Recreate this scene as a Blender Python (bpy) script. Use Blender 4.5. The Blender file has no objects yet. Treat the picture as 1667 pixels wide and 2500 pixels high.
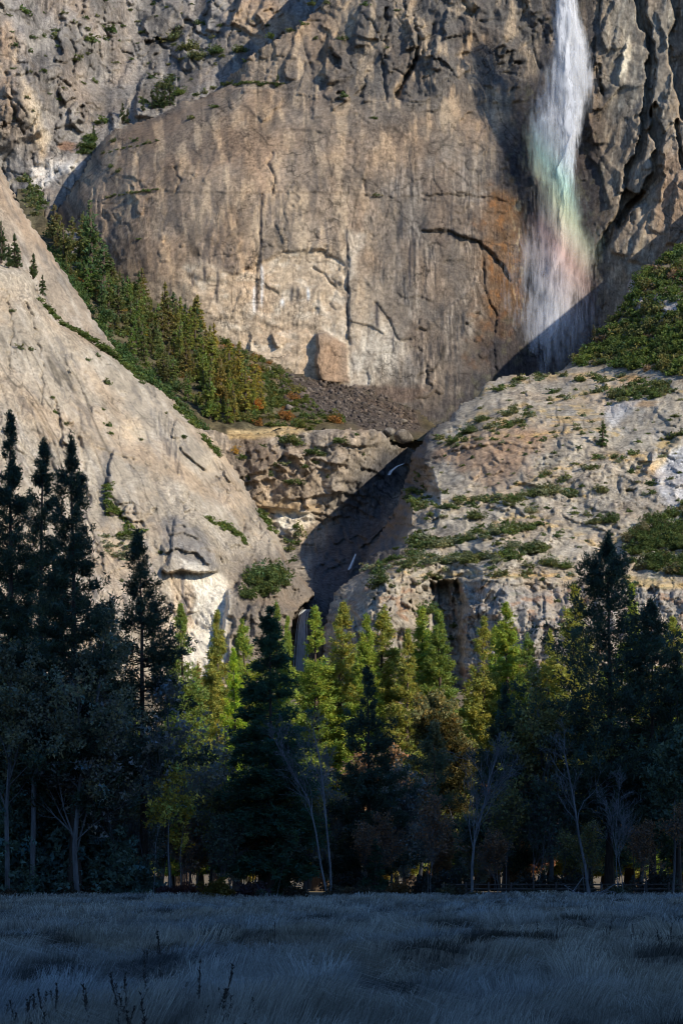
import bpy, math, random
import numpy as np

# ------------------------------------------------------------------ camera, sky, sun, exposure
SC = bpy.context.scene
COL = SC.collection
FPX = 5600.0          # focal length in photo pixels
HZ = 2146.0           # photo row of the horizon
EYE = 1.7
SUN_AZ, SUN_EL = 50.0, 28.0    # sun behind the camera, to the right

cam_d = bpy.data.cameras.new('camera'); cam = bpy.data.objects.new('camera', cam_d); COL.objects.link(cam)
cam.location = (0, 0, EYE); cam.rotation_euler = (math.radians(90), 0, 0)
cam_d.sensor_fit = 'VERTICAL'; cam_d.sensor_height = 36.0; cam_d.sensor_width = 24.0
cam_d.lens = 36.0*FPX/2500.0
cam_d.shift_y = (HZ-1250.0)/2500.0
cam_d.clip_start = 0.5; cam_d.clip_end = 9000
SC.camera = cam

world = bpy.data.worlds.new('World'); SC.world = world; world.use_nodes = True
wn = world.node_tree; bg = wn.nodes['Background']
sky = wn.nodes.new('ShaderNodeTexSky'); sky.sky_type = 'NISHITA'; sky.sun_disc = False
sky.sun_elevation = math.radians(SUN_EL); sky.sun_rotation = math.radians(180-SUN_AZ)
sky.altitude = 1200; sky.air_density = 1.0; sky.dust_density = 0.25; sky.ozone_density = 8.0
wn.links.new(sky.outputs[0], bg.inputs[0]); bg.inputs[1].default_value = 0.125

sun_d = bpy.data.lights.new('sun', 'SUN'); sun_d.energy = 3.7; sun_d.angle = math.radians(0.53); sun_d.color = (1.0, 0.915, 0.765)
sun = bpy.data.objects.new('sun', sun_d); COL.objects.link(sun)
az, el = math.radians(SUN_AZ), math.radians(SUN_EL)
from mathutils import Vector, Matrix
sdir = Vector((math.sin(az)*math.cos(el), -math.cos(az)*math.cos(el), math.sin(el)))   # towards the sun
sun.rotation_euler = sdir.to_track_quat('Z', 'Y').to_euler(); sun.location = (600, -600, 900)

SC.view_settings.view_transform = 'Standard'; SC.view_settings.look = 'None'
SC.view_settings.exposure = 0.45; SC.view_settings.gamma = 1.0; SC.view_settings.use_curve_mapping = False
SC.cycles.use_denoising = True; SC.cycles.filter_width = 1.05
SC.cycles.max_bounces = 6; SC.cycles.diffuse_bounces = 1; SC.cycles.glossy_bounces = 1
SC.cycles.transmission_bounces = 2; SC.cycles.volume_bounces = 2; SC.cycles.transparent_max_bounces = 32
SC.cycles.volume_step_rate = 1.0; SC.cycles.volume_max_steps = 256
SC.render.use_persistent_data = False

# ------------------------------------------------------------------ numpy helpers
def P(u, v, d):
    """a point at distance d (metres along the view axis) that the photo shows at pixel u, v"""
    u = np.asarray(u, float); v = np.asarray(v, float); d = np.asarray(d, float)
    return np.stack([(u-833.5)/FPX*d, d, EYE+(HZ-v)/FPX*d], -1)

def _hash(ix, iy, seed):
    h = (ix.astype(np.int64)*374761393 + iy.astype(np.int64)*668265263 + seed*1442695041) & 0xffffffff
    h = ((h ^ (h >> 13))*1274126177) & 0xffffffff
    h = ((h ^ (h >> 15))*2246822519) & 0xffffffff
    return ((h ^ (h >> 16)) & 0xffffff)/float(0xffffff)

def noise(x, y, seed=0):
    x = np.asarray(x, float); y = np.asarray(y, float)
    ix = np.floor(x); iy = np.floor(y); fx = x-ix; fy = y-iy
    sx = fx*fx*fx*(fx*(fx*6-15)+10); sy = fy*fy*fy*(fy*(fy*6-15)+10)
    def g(dx, dy):
        a = _hash(ix+dx, iy+dy, seed)*2*np.pi
        return np.cos(a)*(fx-dx)+np.sin(a)*(fy-dy)
    a = g(0, 0); b = g(1, 0); c = g(0, 1); d = g(1, 1)
    return ((a+(b-a)*sx)*(1-sy)+(c+(d-c)*sx)*sy)*1.5

def fbm(x, y, o=4, seed=0, gain=.5):
    s = 0; a = 1.0; x = np.asarray(x, float); y = np.asarray(y, float)
    for i in range(o):
        s = s+a*noise(x, y, seed+i*17); x = x*2.03+5.1; y = y*2.03-3.7; a *= gain
    return s

def ridge(x, y, o=4, seed=0):
    s = 0; a = 1.0; x = np.asarray(x, float); y = np.asarray(y, float)
    for i in range(o):
        s = s+a*(.5-2.0*np.abs(noise(x, y, seed+i*17))); x = x*2.07+5.1; y = y*2.07-3.7; a *= .5
    return s

def worley(x, y, seed=0, facet=False):
    """F1, F2 and the random number of the nearest cell; facet: also a tilted plane per cell"""
    x = np.asarray(x, float); y = np.asarray(y, float)
    ix = np.floor(x); iy = np.floor(y)
    f1 = np.full(x.shape, 9.0); f2 = f1.copy(); r = np.zeros(x.shape); fx = np.zeros(x.shape); fy = np.zeros(x.shape)
    for dx in (-1, 0, 1):
        for dy in (-1, 0, 1):
            cx = ix+dx; cy = iy+dy
            px = cx+_hash(cx, cy, seed); py = cy+_hash(cx, cy, seed+101)
            d = np.hypot(px-x, py-y); n = d < f1
            f2 = np.where(n, f1, np.minimum(f2, d)); r = np.where(n, _hash(cx, cy, seed+202), r); f1 = np.where(n, d, f1)
            if facet: fx = np.where(n, x-px, fx); fy = np.where(n, y-py, fy)
    if facet:
        r2 = (r*7.13) % 1; r3 = (r*13.7) % 1
        return f1, f2, r, fx*(r2-.5)*2+fy*(r3-.5)*2
    return f1, f2, r

def sstep(a, b, x):
    t = np.clip((np.asarray(x, float)-a)/(b-a), 0, 1); return t*t*(3-2*t)

def inside(poly, U, V):
    p = np.asarray(poly, float); r = np.zeros(U.shape, bool)
    for (x0, y0), (x1, y1) in zip(p, np.roll(p, -1, 0)):
        if y0 == y1: continue
        c = ((y0 > V) != (y1 > V)) & (U < (x1-x0)*(V-y0)/(y1-y0)+x0)
        r ^= c
    return r

def dist_line(pts, U, V):
    """distance to a polyline, signed side (+ = right of travel as seen in the photo) and run along it 0..1"""
    p = np.asarray(pts, float); best = np.full(U.shape, 1e9); side = np.zeros(U.shape); run = np.zeros(U.shape)
    L = np.concatenate([[0], np.cumsum(np.hypot(*np.diff(p, axis=0).T))])
    for i in range(len(p)-1):
        x0, y0 = p[i]; dx, dy = p[i+1]-p[i]; l2 = dx*dx+dy*dy+1e-9
        t = np.clip(((U-x0)*dx+(V-y0)*dy)/l2, 0, 1)
        d = np.hypot(U-x0-t*dx, V-y0-t*dy); n = d < best
        side = np.where(n, np.sign(dx*(V-y0)-dy*(U-x0)), side)
        run = np.where(n, (L[i]+t*math.sqrt(l2))/L[-1], run); best = np.where(n, d, best)
    return best, side, run

def rough(U, V, a=6, s=22, seed=5):
    return U+a*fbm(U/s, V/s, 3, seed), V+a*fbm(U/s, V/s, 3, seed+50)

def _near(pts, U, V, mar):
    p = np.asarray(pts, float)
    return (U > p[:, 0].min()-mar) & (U < p[:, 0].max()+mar) & (V > p[:, 1].min()-mar) & (V < p[:, 1].max()+mar)

def crack(U, V, pts, w, depth, wig=5):
    out = np.zeros(U.shape); k = _near(pts, U, V, 3*w+2*wig)
    if not k.any(): return out
    u, v = rough(U[k], V[k], wig, 26, int(pts[0][0])+3)
    d, s, r = dist_line(pts, u, v)
    w = w*(.55+.9*sstep(-.4, .5, noise(u/17, v/17, int(pts[0][0]))))
    out[k] = -depth*np.exp(-(d/w)**2)*sstep(0, .06, r+.03)
    return out

def trench(U, V, pts, half, depth, wig=5):
    """a chimney or slot cut back into the wall"""
    out = np.zeros(U.shape); k = _near(pts, U, V, 2*half+2*wig)
    if not k.any(): return out
    u, v = rough(U[k], V[k], wig, 30, int(pts[0][0])+5)
    d, s, r = dist_line(pts, u, v); h = half*(.75+.7*np.clip(noise(v/38, u*0, int(pts[0][0])), -.6, .8))*sstep(0, .1, r)*sstep(0, .1, 1-r)
    out[k] = -depth*sstep(h+1.5, h-1.5, d)*sstep(.3, 2, h)
    return out

def flake(U, V, pts, h, fall, wig=5, edge=2.5):
    """rock on the right of the travelled line stands h metres proud and falls back over `fall` pixels"""
    out = np.zeros(U.shape); k = _near(pts, U, V, 3.5*fall+2*wig)
    if not k.any(): return out
    u, v = rough(U[k], V[k], wig, 26, int(pts[0][0])+9)
    d, s, r = dist_line(pts, u, v)
    sd = d*s
    end = sstep(0, .08, r)*sstep(0, .08, 1-r)
    out[k] = h*end*sstep(-edge, edge, sd)*np.exp(-np.maximum(sd, 0)/fall)
    return out

def random_flakes(U, V, seed, n, box, ang, spread, L, h, fall, poly=None):
    """many short broken edges: plates of rock that end in a small step"""
    rg = np.random.default_rng(seed); d = np.zeros(U.shape)
    for i in range(n):
        u = rg.uniform(box[0], box[2]); v = rg.uniform(box[1], box[3]); a = ang+rg.normal(0, spread)+(math.pi if rg.uniform() < .25 else 0); l = rg.uniform(*L)
        if poly is not None and not inside(poly, np.array([u]), np.array([v]))[0]: continue
        p = [(u, v)]
        for k in range(3):
            a += rg.normal(0, .28); p.append((p[-1][0]+math.cos(a)*l/3, p[-1][1]+math.sin(a)*l/3))
        d += flake(U, V, p, rg.uniform(*h), rg.uniform(*fall), 4, 1.4)
    return d

def polymask(U, V, poly, soft=12, wig=14, seed=3):
    out = np.zeros(U.shape); k = _near(poly, U, V, 2*soft+2*wig)
    if not k.any(): return out
    u, v = rough(U[k], V[k], wig, 40, seed)
    ins = inside(poly, u, v); d, _, _ = dist_line(list(poly)+[poly[0]], u, v)
    out[k] = np.clip(.5+np.where(ins, d, -d)/(2*soft), 0, 1)
    return out

def blob(U, V, cu, cv, ru, rv, wig=.35, seed=4):
    q = np.hypot((U-cu)/ru, (V-cv)/rv)+wig*fbm(U/(ru*.7), V/(rv*.7), 3, seed)
    return sstep(1.15, .55, q)

def mixc(c, col, m):
    m = np.asarray(m)[..., None]; return c*(1-m)+np.asarray(col)*m

# ------------------------------------------------------------------ mesh helpers
def mk_mesh(name, V, F, col=None, mat=None, smooth=False):
    V = np.asarray(V, np.float32); F = np.asarray(F, np.int32); n, k = F.shape
    me = bpy.data.meshes.new(name)
    me.vertices.add(len(V)); me.vertices.foreach_set('co', V.ravel())
    me.loops.add(n*k); me.loops.foreach_set('vertex_index', F.ravel())
    me.polygons.add(n); me.polygons.foreach_set('loop_start', np.arange(0, n*k, k, dtype=np.int32))
    if smooth: me.polygons.foreach_set('use_smooth', np.ones(n, bool))
    me.update(calc_edges=True)
    if col is not None:
        c = np.ones((len(V), 4), np.float32); c[:, :3] = col
        me.color_attributes.new('Col', 'FLOAT_COLOR', 'POINT').data.foreach_set('color', c.ravel())
    if mat: me.materials.append(mat)
    return me

def mk_obj(name, me, parent=None, loc=(0, 0, 0), rotz=0, scale=1, color=None, **props):
    o = bpy.data.objects.new(name, me); COL.objects.link(o)
    o.location = loc; o.rotation_euler = (0, 0, rotz)
    o.scale = (scale,)*3 if np.isscalar(scale) else scale
    if parent: o.parent = parent
    if color is not None: o.color = (*color, 1)
    for k, v in props.items(): o[k] = v
    return o

# ------------------------------------------------------------------ material helpers
def new_mat(name):
    m = bpy.data.materials.new(name); m.use_nodes = True; nt = m.node_tree
    for n in list(nt.nodes): nt.nodes.remove(n)
    return m, nt, nt.nodes.new('ShaderNodeOutputMaterial')

class NT:
    """tiny helper to write node maths"""
    def __init__(s, nt): s.nt = nt
    def set(s, sock, v):
        if hasattr(v, 'is_output'): s.nt.links.new(v, sock)
        elif v is not None: sock.default_value = v
    def math(s, op, a, b=None, c=None, clamp=False):
        n = s.nt.nodes.new('ShaderNodeMath'); n.operation = op; n.use_clamp = clamp
        for i, x in enumerate((a, b, c)):
            if x is not None: s.set(n.inputs[i], x)
        return n.outputs[0]
    def noise(s, vec, scale, detail=4, rough=.55, dist=0):
        n = s.nt.nodes.new('ShaderNodeTexNoise'); s.set(n.inputs['Vector'], vec)
        n.inputs['Scale'].default_value = scale; n.inputs['Detail'].default_value = detail
        n.inputs['Roughness'].default_value = rough; n.inputs['Distortion'].default_value = dist
        return n.outputs[0]
    def mapping(s, vec, scale=(1, 1, 1), rot=(0, 0, 0), loc=(0, 0, 0)):
        n = s.nt.nodes.new('ShaderNodeMapping'); s.set(n.inputs[0], vec)
        n.inputs['Scale'].default_value = scale; n.inputs['Rotation'].default_value = rot; n.inputs['Location'].default_value = loc
        return n.outputs[0]
    def rng(s, x, a, b, c, d, smooth=False):
        n = s.nt.nodes.new('ShaderNodeMapRange'); s.set(n.inputs[0], x)
        if smooth: n.interpolation_type = 'SMOOTHSTEP'
        for i, q in enumerate((a, b, c, d)): n.inputs[i+1].default_value = q
        return n.outputs[0]
    def mix(s, f, a, b, mode='MIX'):
        n = s.nt.nodes.new('ShaderNodeMix'); n.data_type = 'RGBA'; n.blend_type = mode
        s.set(n.inputs[0], f); s.set(n.inputs[6], a); s.set(n.inputs[7], b)
        return n.outputs[2]
    def pos(s): return s.nt.nodes.new('ShaderNodeNewGeometry').outputs['Position']
    def attr(s, name='Col'):
        n = s.nt.nodes.new('ShaderNodeAttribute'); n.attribute_name = name; return n.outputs['Color']
    def curve(s, x, pts):
        n = s.nt.nodes.new('ShaderNodeFloatCurve'); s.set(n.inputs['Value'], x)
        c = n.mapping.curves[0]
        c.points[0].location = pts[0]; c.points[1].location = pts[-1]
        for q in pts[1:-1]: c.points.new(*q)
        n.mapping.update(); return n.outputs[0]
    def bsdf(s, color, rough=.9, spec=.2, normal=None):
        n = s.nt.nodes.new('ShaderNodeBsdfPrincipled'); s.set(n.inputs['Base Color'], color)
        s.set(n.inputs['Roughness'], rough); n.inputs['Specular IOR Level'].default_value = spec
        if normal is not None: s.nt.links.new(normal, n.inputs['Normal'])
        return n.outputs[0]
    def bump(s, h, strength, dist):
        n = s.nt.nodes.new('ShaderNodeBump'); n.inputs['Strength'].default_value = strength
        n.inputs['Distance'].default_value = dist; s.set(n.inputs['Height'], h); return n.outputs[0]

def rock_material(name, streak=.30, grain=.38, bump=.42, cracks=.5, tilt=0.0):
    m, nt, out = new_mat(name); n = NT(nt); p = n.pos(); c = n.attr()
    a = n.noise(n.mapping(p, (.55, .55, .03), (0, tilt, 0)), 1.0, 5, .62, .3)          # water streaks running down
    a2 = n.noise(n.mapping(p, (1.3, 1.3, .05), (0, tilt, 0)), 1.0, 4, .6, .2)          # narrow streaks
    b = n.noise(p, .30, 7, .68)                                                       # mottling
    d = n.noise(p, 1.0, 6, .78)                                                       # grain
    gate = n.rng(n.noise(n.mapping(p, (.022, .022, .014)), 1.0, 4, .6), .40, .62, .15, 1, True)     # streaks come in patches
    s1 = n.math('MULTIPLY_ADD', n.math('SUBTRACT', n.rng(a, .38, .62, 1-streak, 1+streak*.6), 1.0), gate, 1.0)
    s2 = n.math('MULTIPLY_ADD', n.math('SUBTRACT', n.rng(a2, .40, .60, 1-streak*.5, 1+streak*.35), 1.0), gate, 1.0)
    f = n.math('MULTIPLY', n.math('MULTIPLY', s1, s2), n.rng(b, .32, .68, 1-grain, 1+grain))
    f = n.math('MULTIPLY', f, n.rng(d, .3, .7, .72, 1.26))
    # joints: thin dark lines along the borders of stretched cells, only in the more broken parts
    wp = nt.nodes.new('ShaderNodeVectorMath'); wp.operation = 'MULTIPLY_ADD'
    nz = nt.nodes.new('ShaderNodeTexNoise'); nt.links.new(p, nz.inputs['Vector']); nz.inputs['Scale'].default_value = .09; nz.inputs['Detail'].default_value = 5
    nt.links.new(nz.outputs[1], wp.inputs[0]); wp.inputs[1].default_value = (26, 26, 26); nt.links.new(p, wp.inputs[2])
    jl = None
    for sx, sz, wd, lo, hi in ((.034, .012, .026, .52, .62), (.11, .035, .03, .56, .66), (.014, .06, .02, .55, .65)):
        vo = nt.nodes.new('ShaderNodeTexVoronoi'); vo.feature = 'DISTANCE_TO_EDGE'; vo.inputs['Scale'].default_value = 1.0
        nt.links.new(n.mapping(wp.outputs[0], (sx, sx*.6, sz), (0, tilt+.12, 0)), vo.inputs['Vector'])
        g = n.rng(n.noise(n.mapping(p, (.018, .018, .018), (0, 0, 0), (sx*900, 0, 0)), 1.0, 3, .6), lo, hi, 0, 1, True)
        j = n.math('MULTIPLY', n.rng(vo.outputs[0], wd, wd*.2, 0, 1, True), g)
        jl = j if jl is None else n.math('MAXIMUM', jl, j)
    f = n.math('MULTIPLY', f, n.math('SUBTRACT', 1.0, n.math('MULTIPLY', jl, cracks)))
    col = n.mix(1.0, c, f, 'MULTIPLY')
    # warm iron tint in patches
    w = n.rng(n.noise(n.mapping(p, (.02, .02, .012)), 1.0, 4, .6), .42, .68, 0, .6, True)
    col = n.mix(w, col, n.mix(1.0, col, (1.18, .98, .80, 1), 'MULTIPLY'))
    h = n.math('SUBTRACT', n.noise(n.mapping(p, (1, 1, .8)), .8, 8, .74), n.math('MULTIPLY', jl, .8))
    nt.links.new(n.bsdf(col, .92, .15, n.bump(h, bump, 1.2)), out.inputs[0])
    return m

def leaf_material(name, trans=.3, rough=.75):
    """colour = the object's own colour times the tint stored on each clump"""
    m, nt, out = new_mat(name); n = NT(nt)
    oi = nt.nodes.new('ShaderNodeObjectInfo')
    col = n.mix(1.0, oi.outputs['Color'], n.attr(), 'MULTIPLY')
    bs = n.bsdf(col, rough, .15)
    t = nt.nodes.new('ShaderNodeBsdfTranslucent'); nt.links.new(n.mix(1.0, col, (1.15, 1.2, .7, 1), 'MULTIPLY'), t.inputs[0])
    mx = nt.nodes.new('ShaderNodeMixShader'); mx.inputs[0].default_value = trans
    nt.links.new(bs, mx.inputs[1]); nt.links.new(t.outputs[0], mx.inputs[2]); nt.links.new(mx.outputs[0], out.inputs[0])
    return m

def bark_material(name, c0, c1, scale=6):
    m, nt, out = new_mat(name); n = NT(nt)
    g = nt.nodes.new('ShaderNodeTexCoord').outputs['Object']
    a = n.noise(n.mapping(g, (1, 1, .15)), scale, 5, .65)
    col = n.mix(n.rng(a, .3, .7, 0, 1), (*c0, 1), (*c1, 1))
    nt.links.new(n.bsdf(col, .9, .15, n.bump(a, .6, .05)), out.inputs[0]); return m

MAT_ROCK = rock_material('granite_weathered')
MAT_SLAB = rock_material('granite_slab', streak=.30, grain=.24, bump=.3, cracks=.28, tilt=-.5)
MAT_LEAF = leaf_material('leaves', .4)
MAT_NEEDLE = leaf_material('needles', .45, .7)

# ------------------------------------------------------------------ rock masses
class Rock: pass
LAYER = {}

def rbf_fit(ctrl, c=70.0):
    A = np.asarray(ctrl, float); uv = A[:, :2]; d = A[:, 2]; n = len(A)
    R = np.sqrt(((uv[:, None]-uv[None])**2).sum(-1)+c*c)
    Q = np.concatenate([np.ones((n, 1)), uv/1000], 1)
    M = np.zeros((n+3, n+3)); M[:n, :n] = R; M[:n, n:] = Q; M[n:, :n] = Q.T
    M[:n, :n] -= np.eye(n)*6
    w = np.linalg.solve(M, np.concatenate([d, np.zeros(3)]))
    def f(U, V):
        s = w[n]+w[n+1]*U/1000+w[n+2]*V/1000
        for i in range(n): s = s+w[i]*np.sqrt((U-uv[i, 0])**2+(V-uv[i, 1])**2+c*c)
        return s
    return f

def rock_layer(key, name, label, poly, ctrl, disp, color, step=3, rim=None, rim_w=30, rim_d=40, skirt=120, edge=5, mat=None, cat='cliff'):
    base = rbf_fit(ctrl)
    def depth(U, V):
        d = base(U, V)
        if rim is not None:
            e, _, _ = dist_line(rim, U, V); t = np.clip(e/rim_w, 0, 1)
            d = d+rim_d*(1-np.sqrt(np.clip(1-(1-t)**2, 0, 1)))
        return d-disp(U, V)
    L = Rock(); L.depth = depth; LAYER[key] = L
    p = np.asarray(poly, float)
    us = np.arange(p[:, 0].min()-10, p[:, 0].max()+10, step); vs = np.arange(p[:, 1].min()-10, p[:, 1].max()+10, step)
    # coarser outside the frame
    us = np.concatenate([us[us < -40][::6], us[(us >= -40) & (us <= 1707)], us[us > 1707][::6]])
    vs = np.concatenate([vs[vs < -40][::6], vs[vs >= -40]])
    U, V = np.meshgrid(us, vs)
    ru, rv = rough(U, V, edge, 16, 77)
    m = inside(poly, ru, rv)
    q = m[:-1, :-1] & m[1:, :-1] & m[:-1, 1:] & m[1:, 1:]
    used = np.zeros(m.shape, bool)
    used[:-1, :-1] |= q; used[1:, :-1] |= q; used[:-1, 1:] |= q; used[1:, 1:] |= q
    idx = -np.ones(m.shape, int); idx[used] = np.arange(used.sum())
    uu, vv = U[used], V[used]
    d = depth(uu, vv); co = P(uu, vv, d); c = color(uu, vv)
    g = c.mean(0); c = np.clip(g*(np.clip(c, .02, 1)/g)**1.3, .03, .72)
    i, j = np.nonzero(q)
    F = np.stack([idx[i, j], idx[i+1, j], idx[i+1, j+1], idx[i, j+1]], 1)
    # skirt: the outline carried back into the mountain, so the mass is solid
    qp = np.pad(q, 1)
    E = []
    def add(mask, a, b): 
        k = np.nonzero(mask); E.append(np.stack([idx[k[0]+a[0], k[1]+a[1]], idx[k[0]+b[0], k[1]+b[1]]], 1))
    add(q & ~qp[:-2, 1:-1], (0, 1), (0, 0)); add(q & ~qp[2:, 1:-1], (1, 0), (1, 1))
    add(q & ~qp[1:-1, :-2], (0, 0), (1, 0)); add(q & ~qp[1:-1, 2:], (1, 1), (0, 1))
    E = np.concatenate(E); un, inv = np.unique(E, return_inverse=True); inv = inv.reshape(E.shape)
    back = P(uu[un]*.995+833.5*.005, vv[un]+4, d[un]+skirt)
    nb = len(co)
    F2 = np.stack([E[:, 1], E[:, 0], nb+inv[:, 0], nb+inv[:, 1]], 1)
    me = mk_mesh(name, np.concatenate([co, back]), np.concatenate([F, F2]), np.concatenate([c, c[un]]), mat or MAT_ROCK, False)
    o = mk_obj(name, me, label=label, kind='structure', category=cat)
    L.obj = o
    return o

def on(key, u, v):
    """world point on a rock mass seen at pixel u, v"""
    u = np.atleast_1d(np.asarray(u, float)); v = np.atleast_1d(np.asarray(v, float))
    return P(u, v, LAYER[key].depth(u, v))

def joints(a, b, seed, bu, bv):
    """thin wandering fracture lines, 0..1"""
    out = 0
    for k, (x, y, w) in enumerate(((2.2, 5.0, .016), (4.5, 1.7, .014), (1.3, 2.4, .02))):
        n = fbm(a/(bu*x)+k*.3*b/(bv*y), b/(bv*y)-k*.25*a/(bu*x), 3, seed+60+k)
        gate = sstep(-.1, .3, noise(a/(bu*2.5), b/(bv*2.5), seed+70+k))
        out = np.maximum(out, gate*np.exp(-(n/w)**2))
    return out

def granite(U, V, seed, big=6, mid=2.5, blk=1.4, fine=.7, bu=34, bv=60, tilt=0.0, everywhere=0.0):
    """metres of relief: swells, broken facets with open joints in the shattered parts, fine roughness"""
    a = U+V*tilt; b = V-U*tilt
    wx = .5*fbm(a/50, b/50, 2, seed+7); wy = .5*fbm(a/50, b/50, 2, seed+8)
    lump = np.maximum(everywhere, sstep(-.25, .5, fbm(U/110, V/110, 3, seed+30)))
    d = big*fbm(U/190, V/190, 3, seed)+mid*1.5*ridge(a/46, b/80, 4, seed+3)+fine*fbm(a/8, b/12, 3, seed+5, .6)
    d = d-joints(a, b, seed, bu, bv)*(.5+blk)*.7
    for k, (sc, am) in enumerate(((1.0, 1.0), (.45, .5), (.2, .2))):
        f1, f2, r, fc = worley(a/(bu*sc)+wx/sc**.3, b/(bv*sc)+wy/sc**.3, seed+1+k, True)
        d = d+lump*blk*am*((r-.5)*1.5+1.5*fc)
    return d

def streaks(U, V, seed, su=7, sv=150):
    n = fbm(U/su+.8*fbm(U/60, V/60, 2, seed+2), V/sv, 3, seed)+.5*fbm(U/(su*2.7), V/(sv*.8), 2, seed+4)
    return sstep(-.02, .42, n)*sstep(-.25, .3, fbm(U/70, V/120, 3, seed+6))

# ---- far wall above the gully, upper left
C_POLY = [(-150,-150),(930,-150),(930,400),(300,620),(-150,720)]
C_CTRL = [(-150,-150,2150),(0,0,2110),(0,400,2060),(-150,600,2040),(200,0,2190),(200,300,2120),(400,0,2240),(400,200,2170),(450,260,2120),
          (700,0,2190),(900,-150,2250),(930,400,2080),(150,450,2040),(300,620,2020),(60,250,2070),(110,380,2060)]
def c_disp(U, V):
    d = granite(U, V, 11, 14, .9, 6.2, .35, 95, 150, .24, .6)
    d += flake(U, V, [(60,60),(75,150),(90,260),(110,340)], 16, 60)
    d += flake(U, V, [(175,150),(180,220),(205,300)], 14, 70)
    d += flake(U, V, [(330,290),(335,230),(350,180),(400,165)], 14, 60)
    d += flake(U, V, [(470,60),(450,120),(480,170)], 10, 40)
    d += flake(U, V, [(560,60),(585,10),(590,-40)], 22, 40) + flake(U, V, [(500,75),(515,30),(520,-30)], 14, 30)
    for p in ([(150,40),(185,120),(180,190)], [(205,0),(190,60),(205,110)], [(260,-20),(250,40),(270,110)], [(375,90),(420,130),(455,190)], [(300,120),(360,160),(430,215)],
              [(210,95),(240,60),(290,60)], [(110,200),(150,190),(180,225)], [(20,170),(30,250),(60,330)]):
        d += crack(U, V, p, 4, 7, 9)
    return d
def c_col(U, V):
    c = np.ones(U.shape+(3,))*np.array([.215,.195,.175])
    c *= (1+.35*fbm(U/70, V/90, 4, 21))[..., None]
    c = mixc(c, (.34,.31,.27), .5*sstep(.15,.7, fbm(U/35, V/70, 4, 22)))
    c = mixc(c, (.09,.085,.085), .55*streaks(U, V, 23, 9, 110))
    c = mixc(c, (.44,.37,.28), .75*polymask(U, V, [(28,60),(40,120),(60,190),(95,260),(120,340),(105,400),(85,330),(55,220),(38,140)], 7, 9))
    c = mixc(c, (.31,.24,.175), .6*polymask(U, V, [(-10,70),(25,60),(38,160),(30,290),(10,330),(-10,310)], 16, 14))
    c = mixc(c, (.34,.26,.185), .7*polymask(U, V, [(560,10),(640,-10),(700,20),(700,70),(640,90),(560,80)], 16, 20))
    c = mixc(c, (.50,.47,.43), .8*polymask(U, V, [(80,410),(110,385),(150,388),(205,400),(190,412),(140,430),(120,455),(85,470)], 7, 8))
    c = mixc(c, (.22,.12,.07), .6*blob(U, V, 165, 358, 30, 14))
    c = c*(1-0.5*joints(U+V*0.25, V-U*0.25, 11, 60, 84))[..., None]
    return c
rock_layer('C', 'far_cliff_wall', 'grey shrub-dotted cliff wall above the gully in the upper left', C_POLY, C_CTRL, c_disp, c_col, 3.2)

# ---- main wall with the dome-shaped buttress and the alcove of the tall waterfall
DOME = [(108,600),(115,568),(134,525),(161,482),(182,450),(206,412),(214,396),(230,370),(252,337),(279,316),(321,300),(354,295),(375,284),(407,268),(439,249),
        (471,244),(498,236),(514,225),(541,210),(560,185),(589,160),(605,139),(632,118),(659,102),(686,86),(718,70),(750,43),(777,16),(803,-20),(840,-150)]
A_POLY = [(70,760)]+DOME+[(1960,-150),(1960,1150),(900,1150),(500,1020)]
A_CTRL = [(90,620,1985),(250,400,1965),(330,290,1990),(550,215,1985),(420,400,1920),(300,600,1900),(600,450,1890),(600,700,1862),(600,850,1850),(900,250,1935),
          (700,120,2000),(850,0,2010),(1000,100,1970),(900,500,1885),(900,900,1842),(1100,300,1930),(1150,600,1885),(1150,900,1855),(1280,100,1958),(1280,400,1930),
          (1280,700,1900),(1380,60,1962),(1380,400,1942),(1380,700,1915),(1400,950,1890),(1480,100,1950),(1480,400,1935),(1480,650,1895),(1600,100,1940),(1620,400,1895),
          (1700,600,1870),(1960,-150,1900),(1960,1150,1800),(960,1150,1815),(300,1000,1850),(840,-150,2050),(1300,-150,1985)]
G1 = [(1523,470),(1536,410),(1561,375),(1572,311),(1582,241),(1588,161),(1588,107),(1566,43),(1561,-10),(1560,-120)]
G2 = [(1500,560),(1530,515),(1566,482),(1604,429),(1604,343),(1598,268),(1596,240)]
G3 = [(1660,340),(1647,279),(1647,225),(1631,160),(1625,96),(1646,48),(1632,0),(1620,-120)]
ARCH = [(1025,564),(1095,563),(1127,578),(1170,591),(1202,620),(1229,650),(1246,690)]
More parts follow.
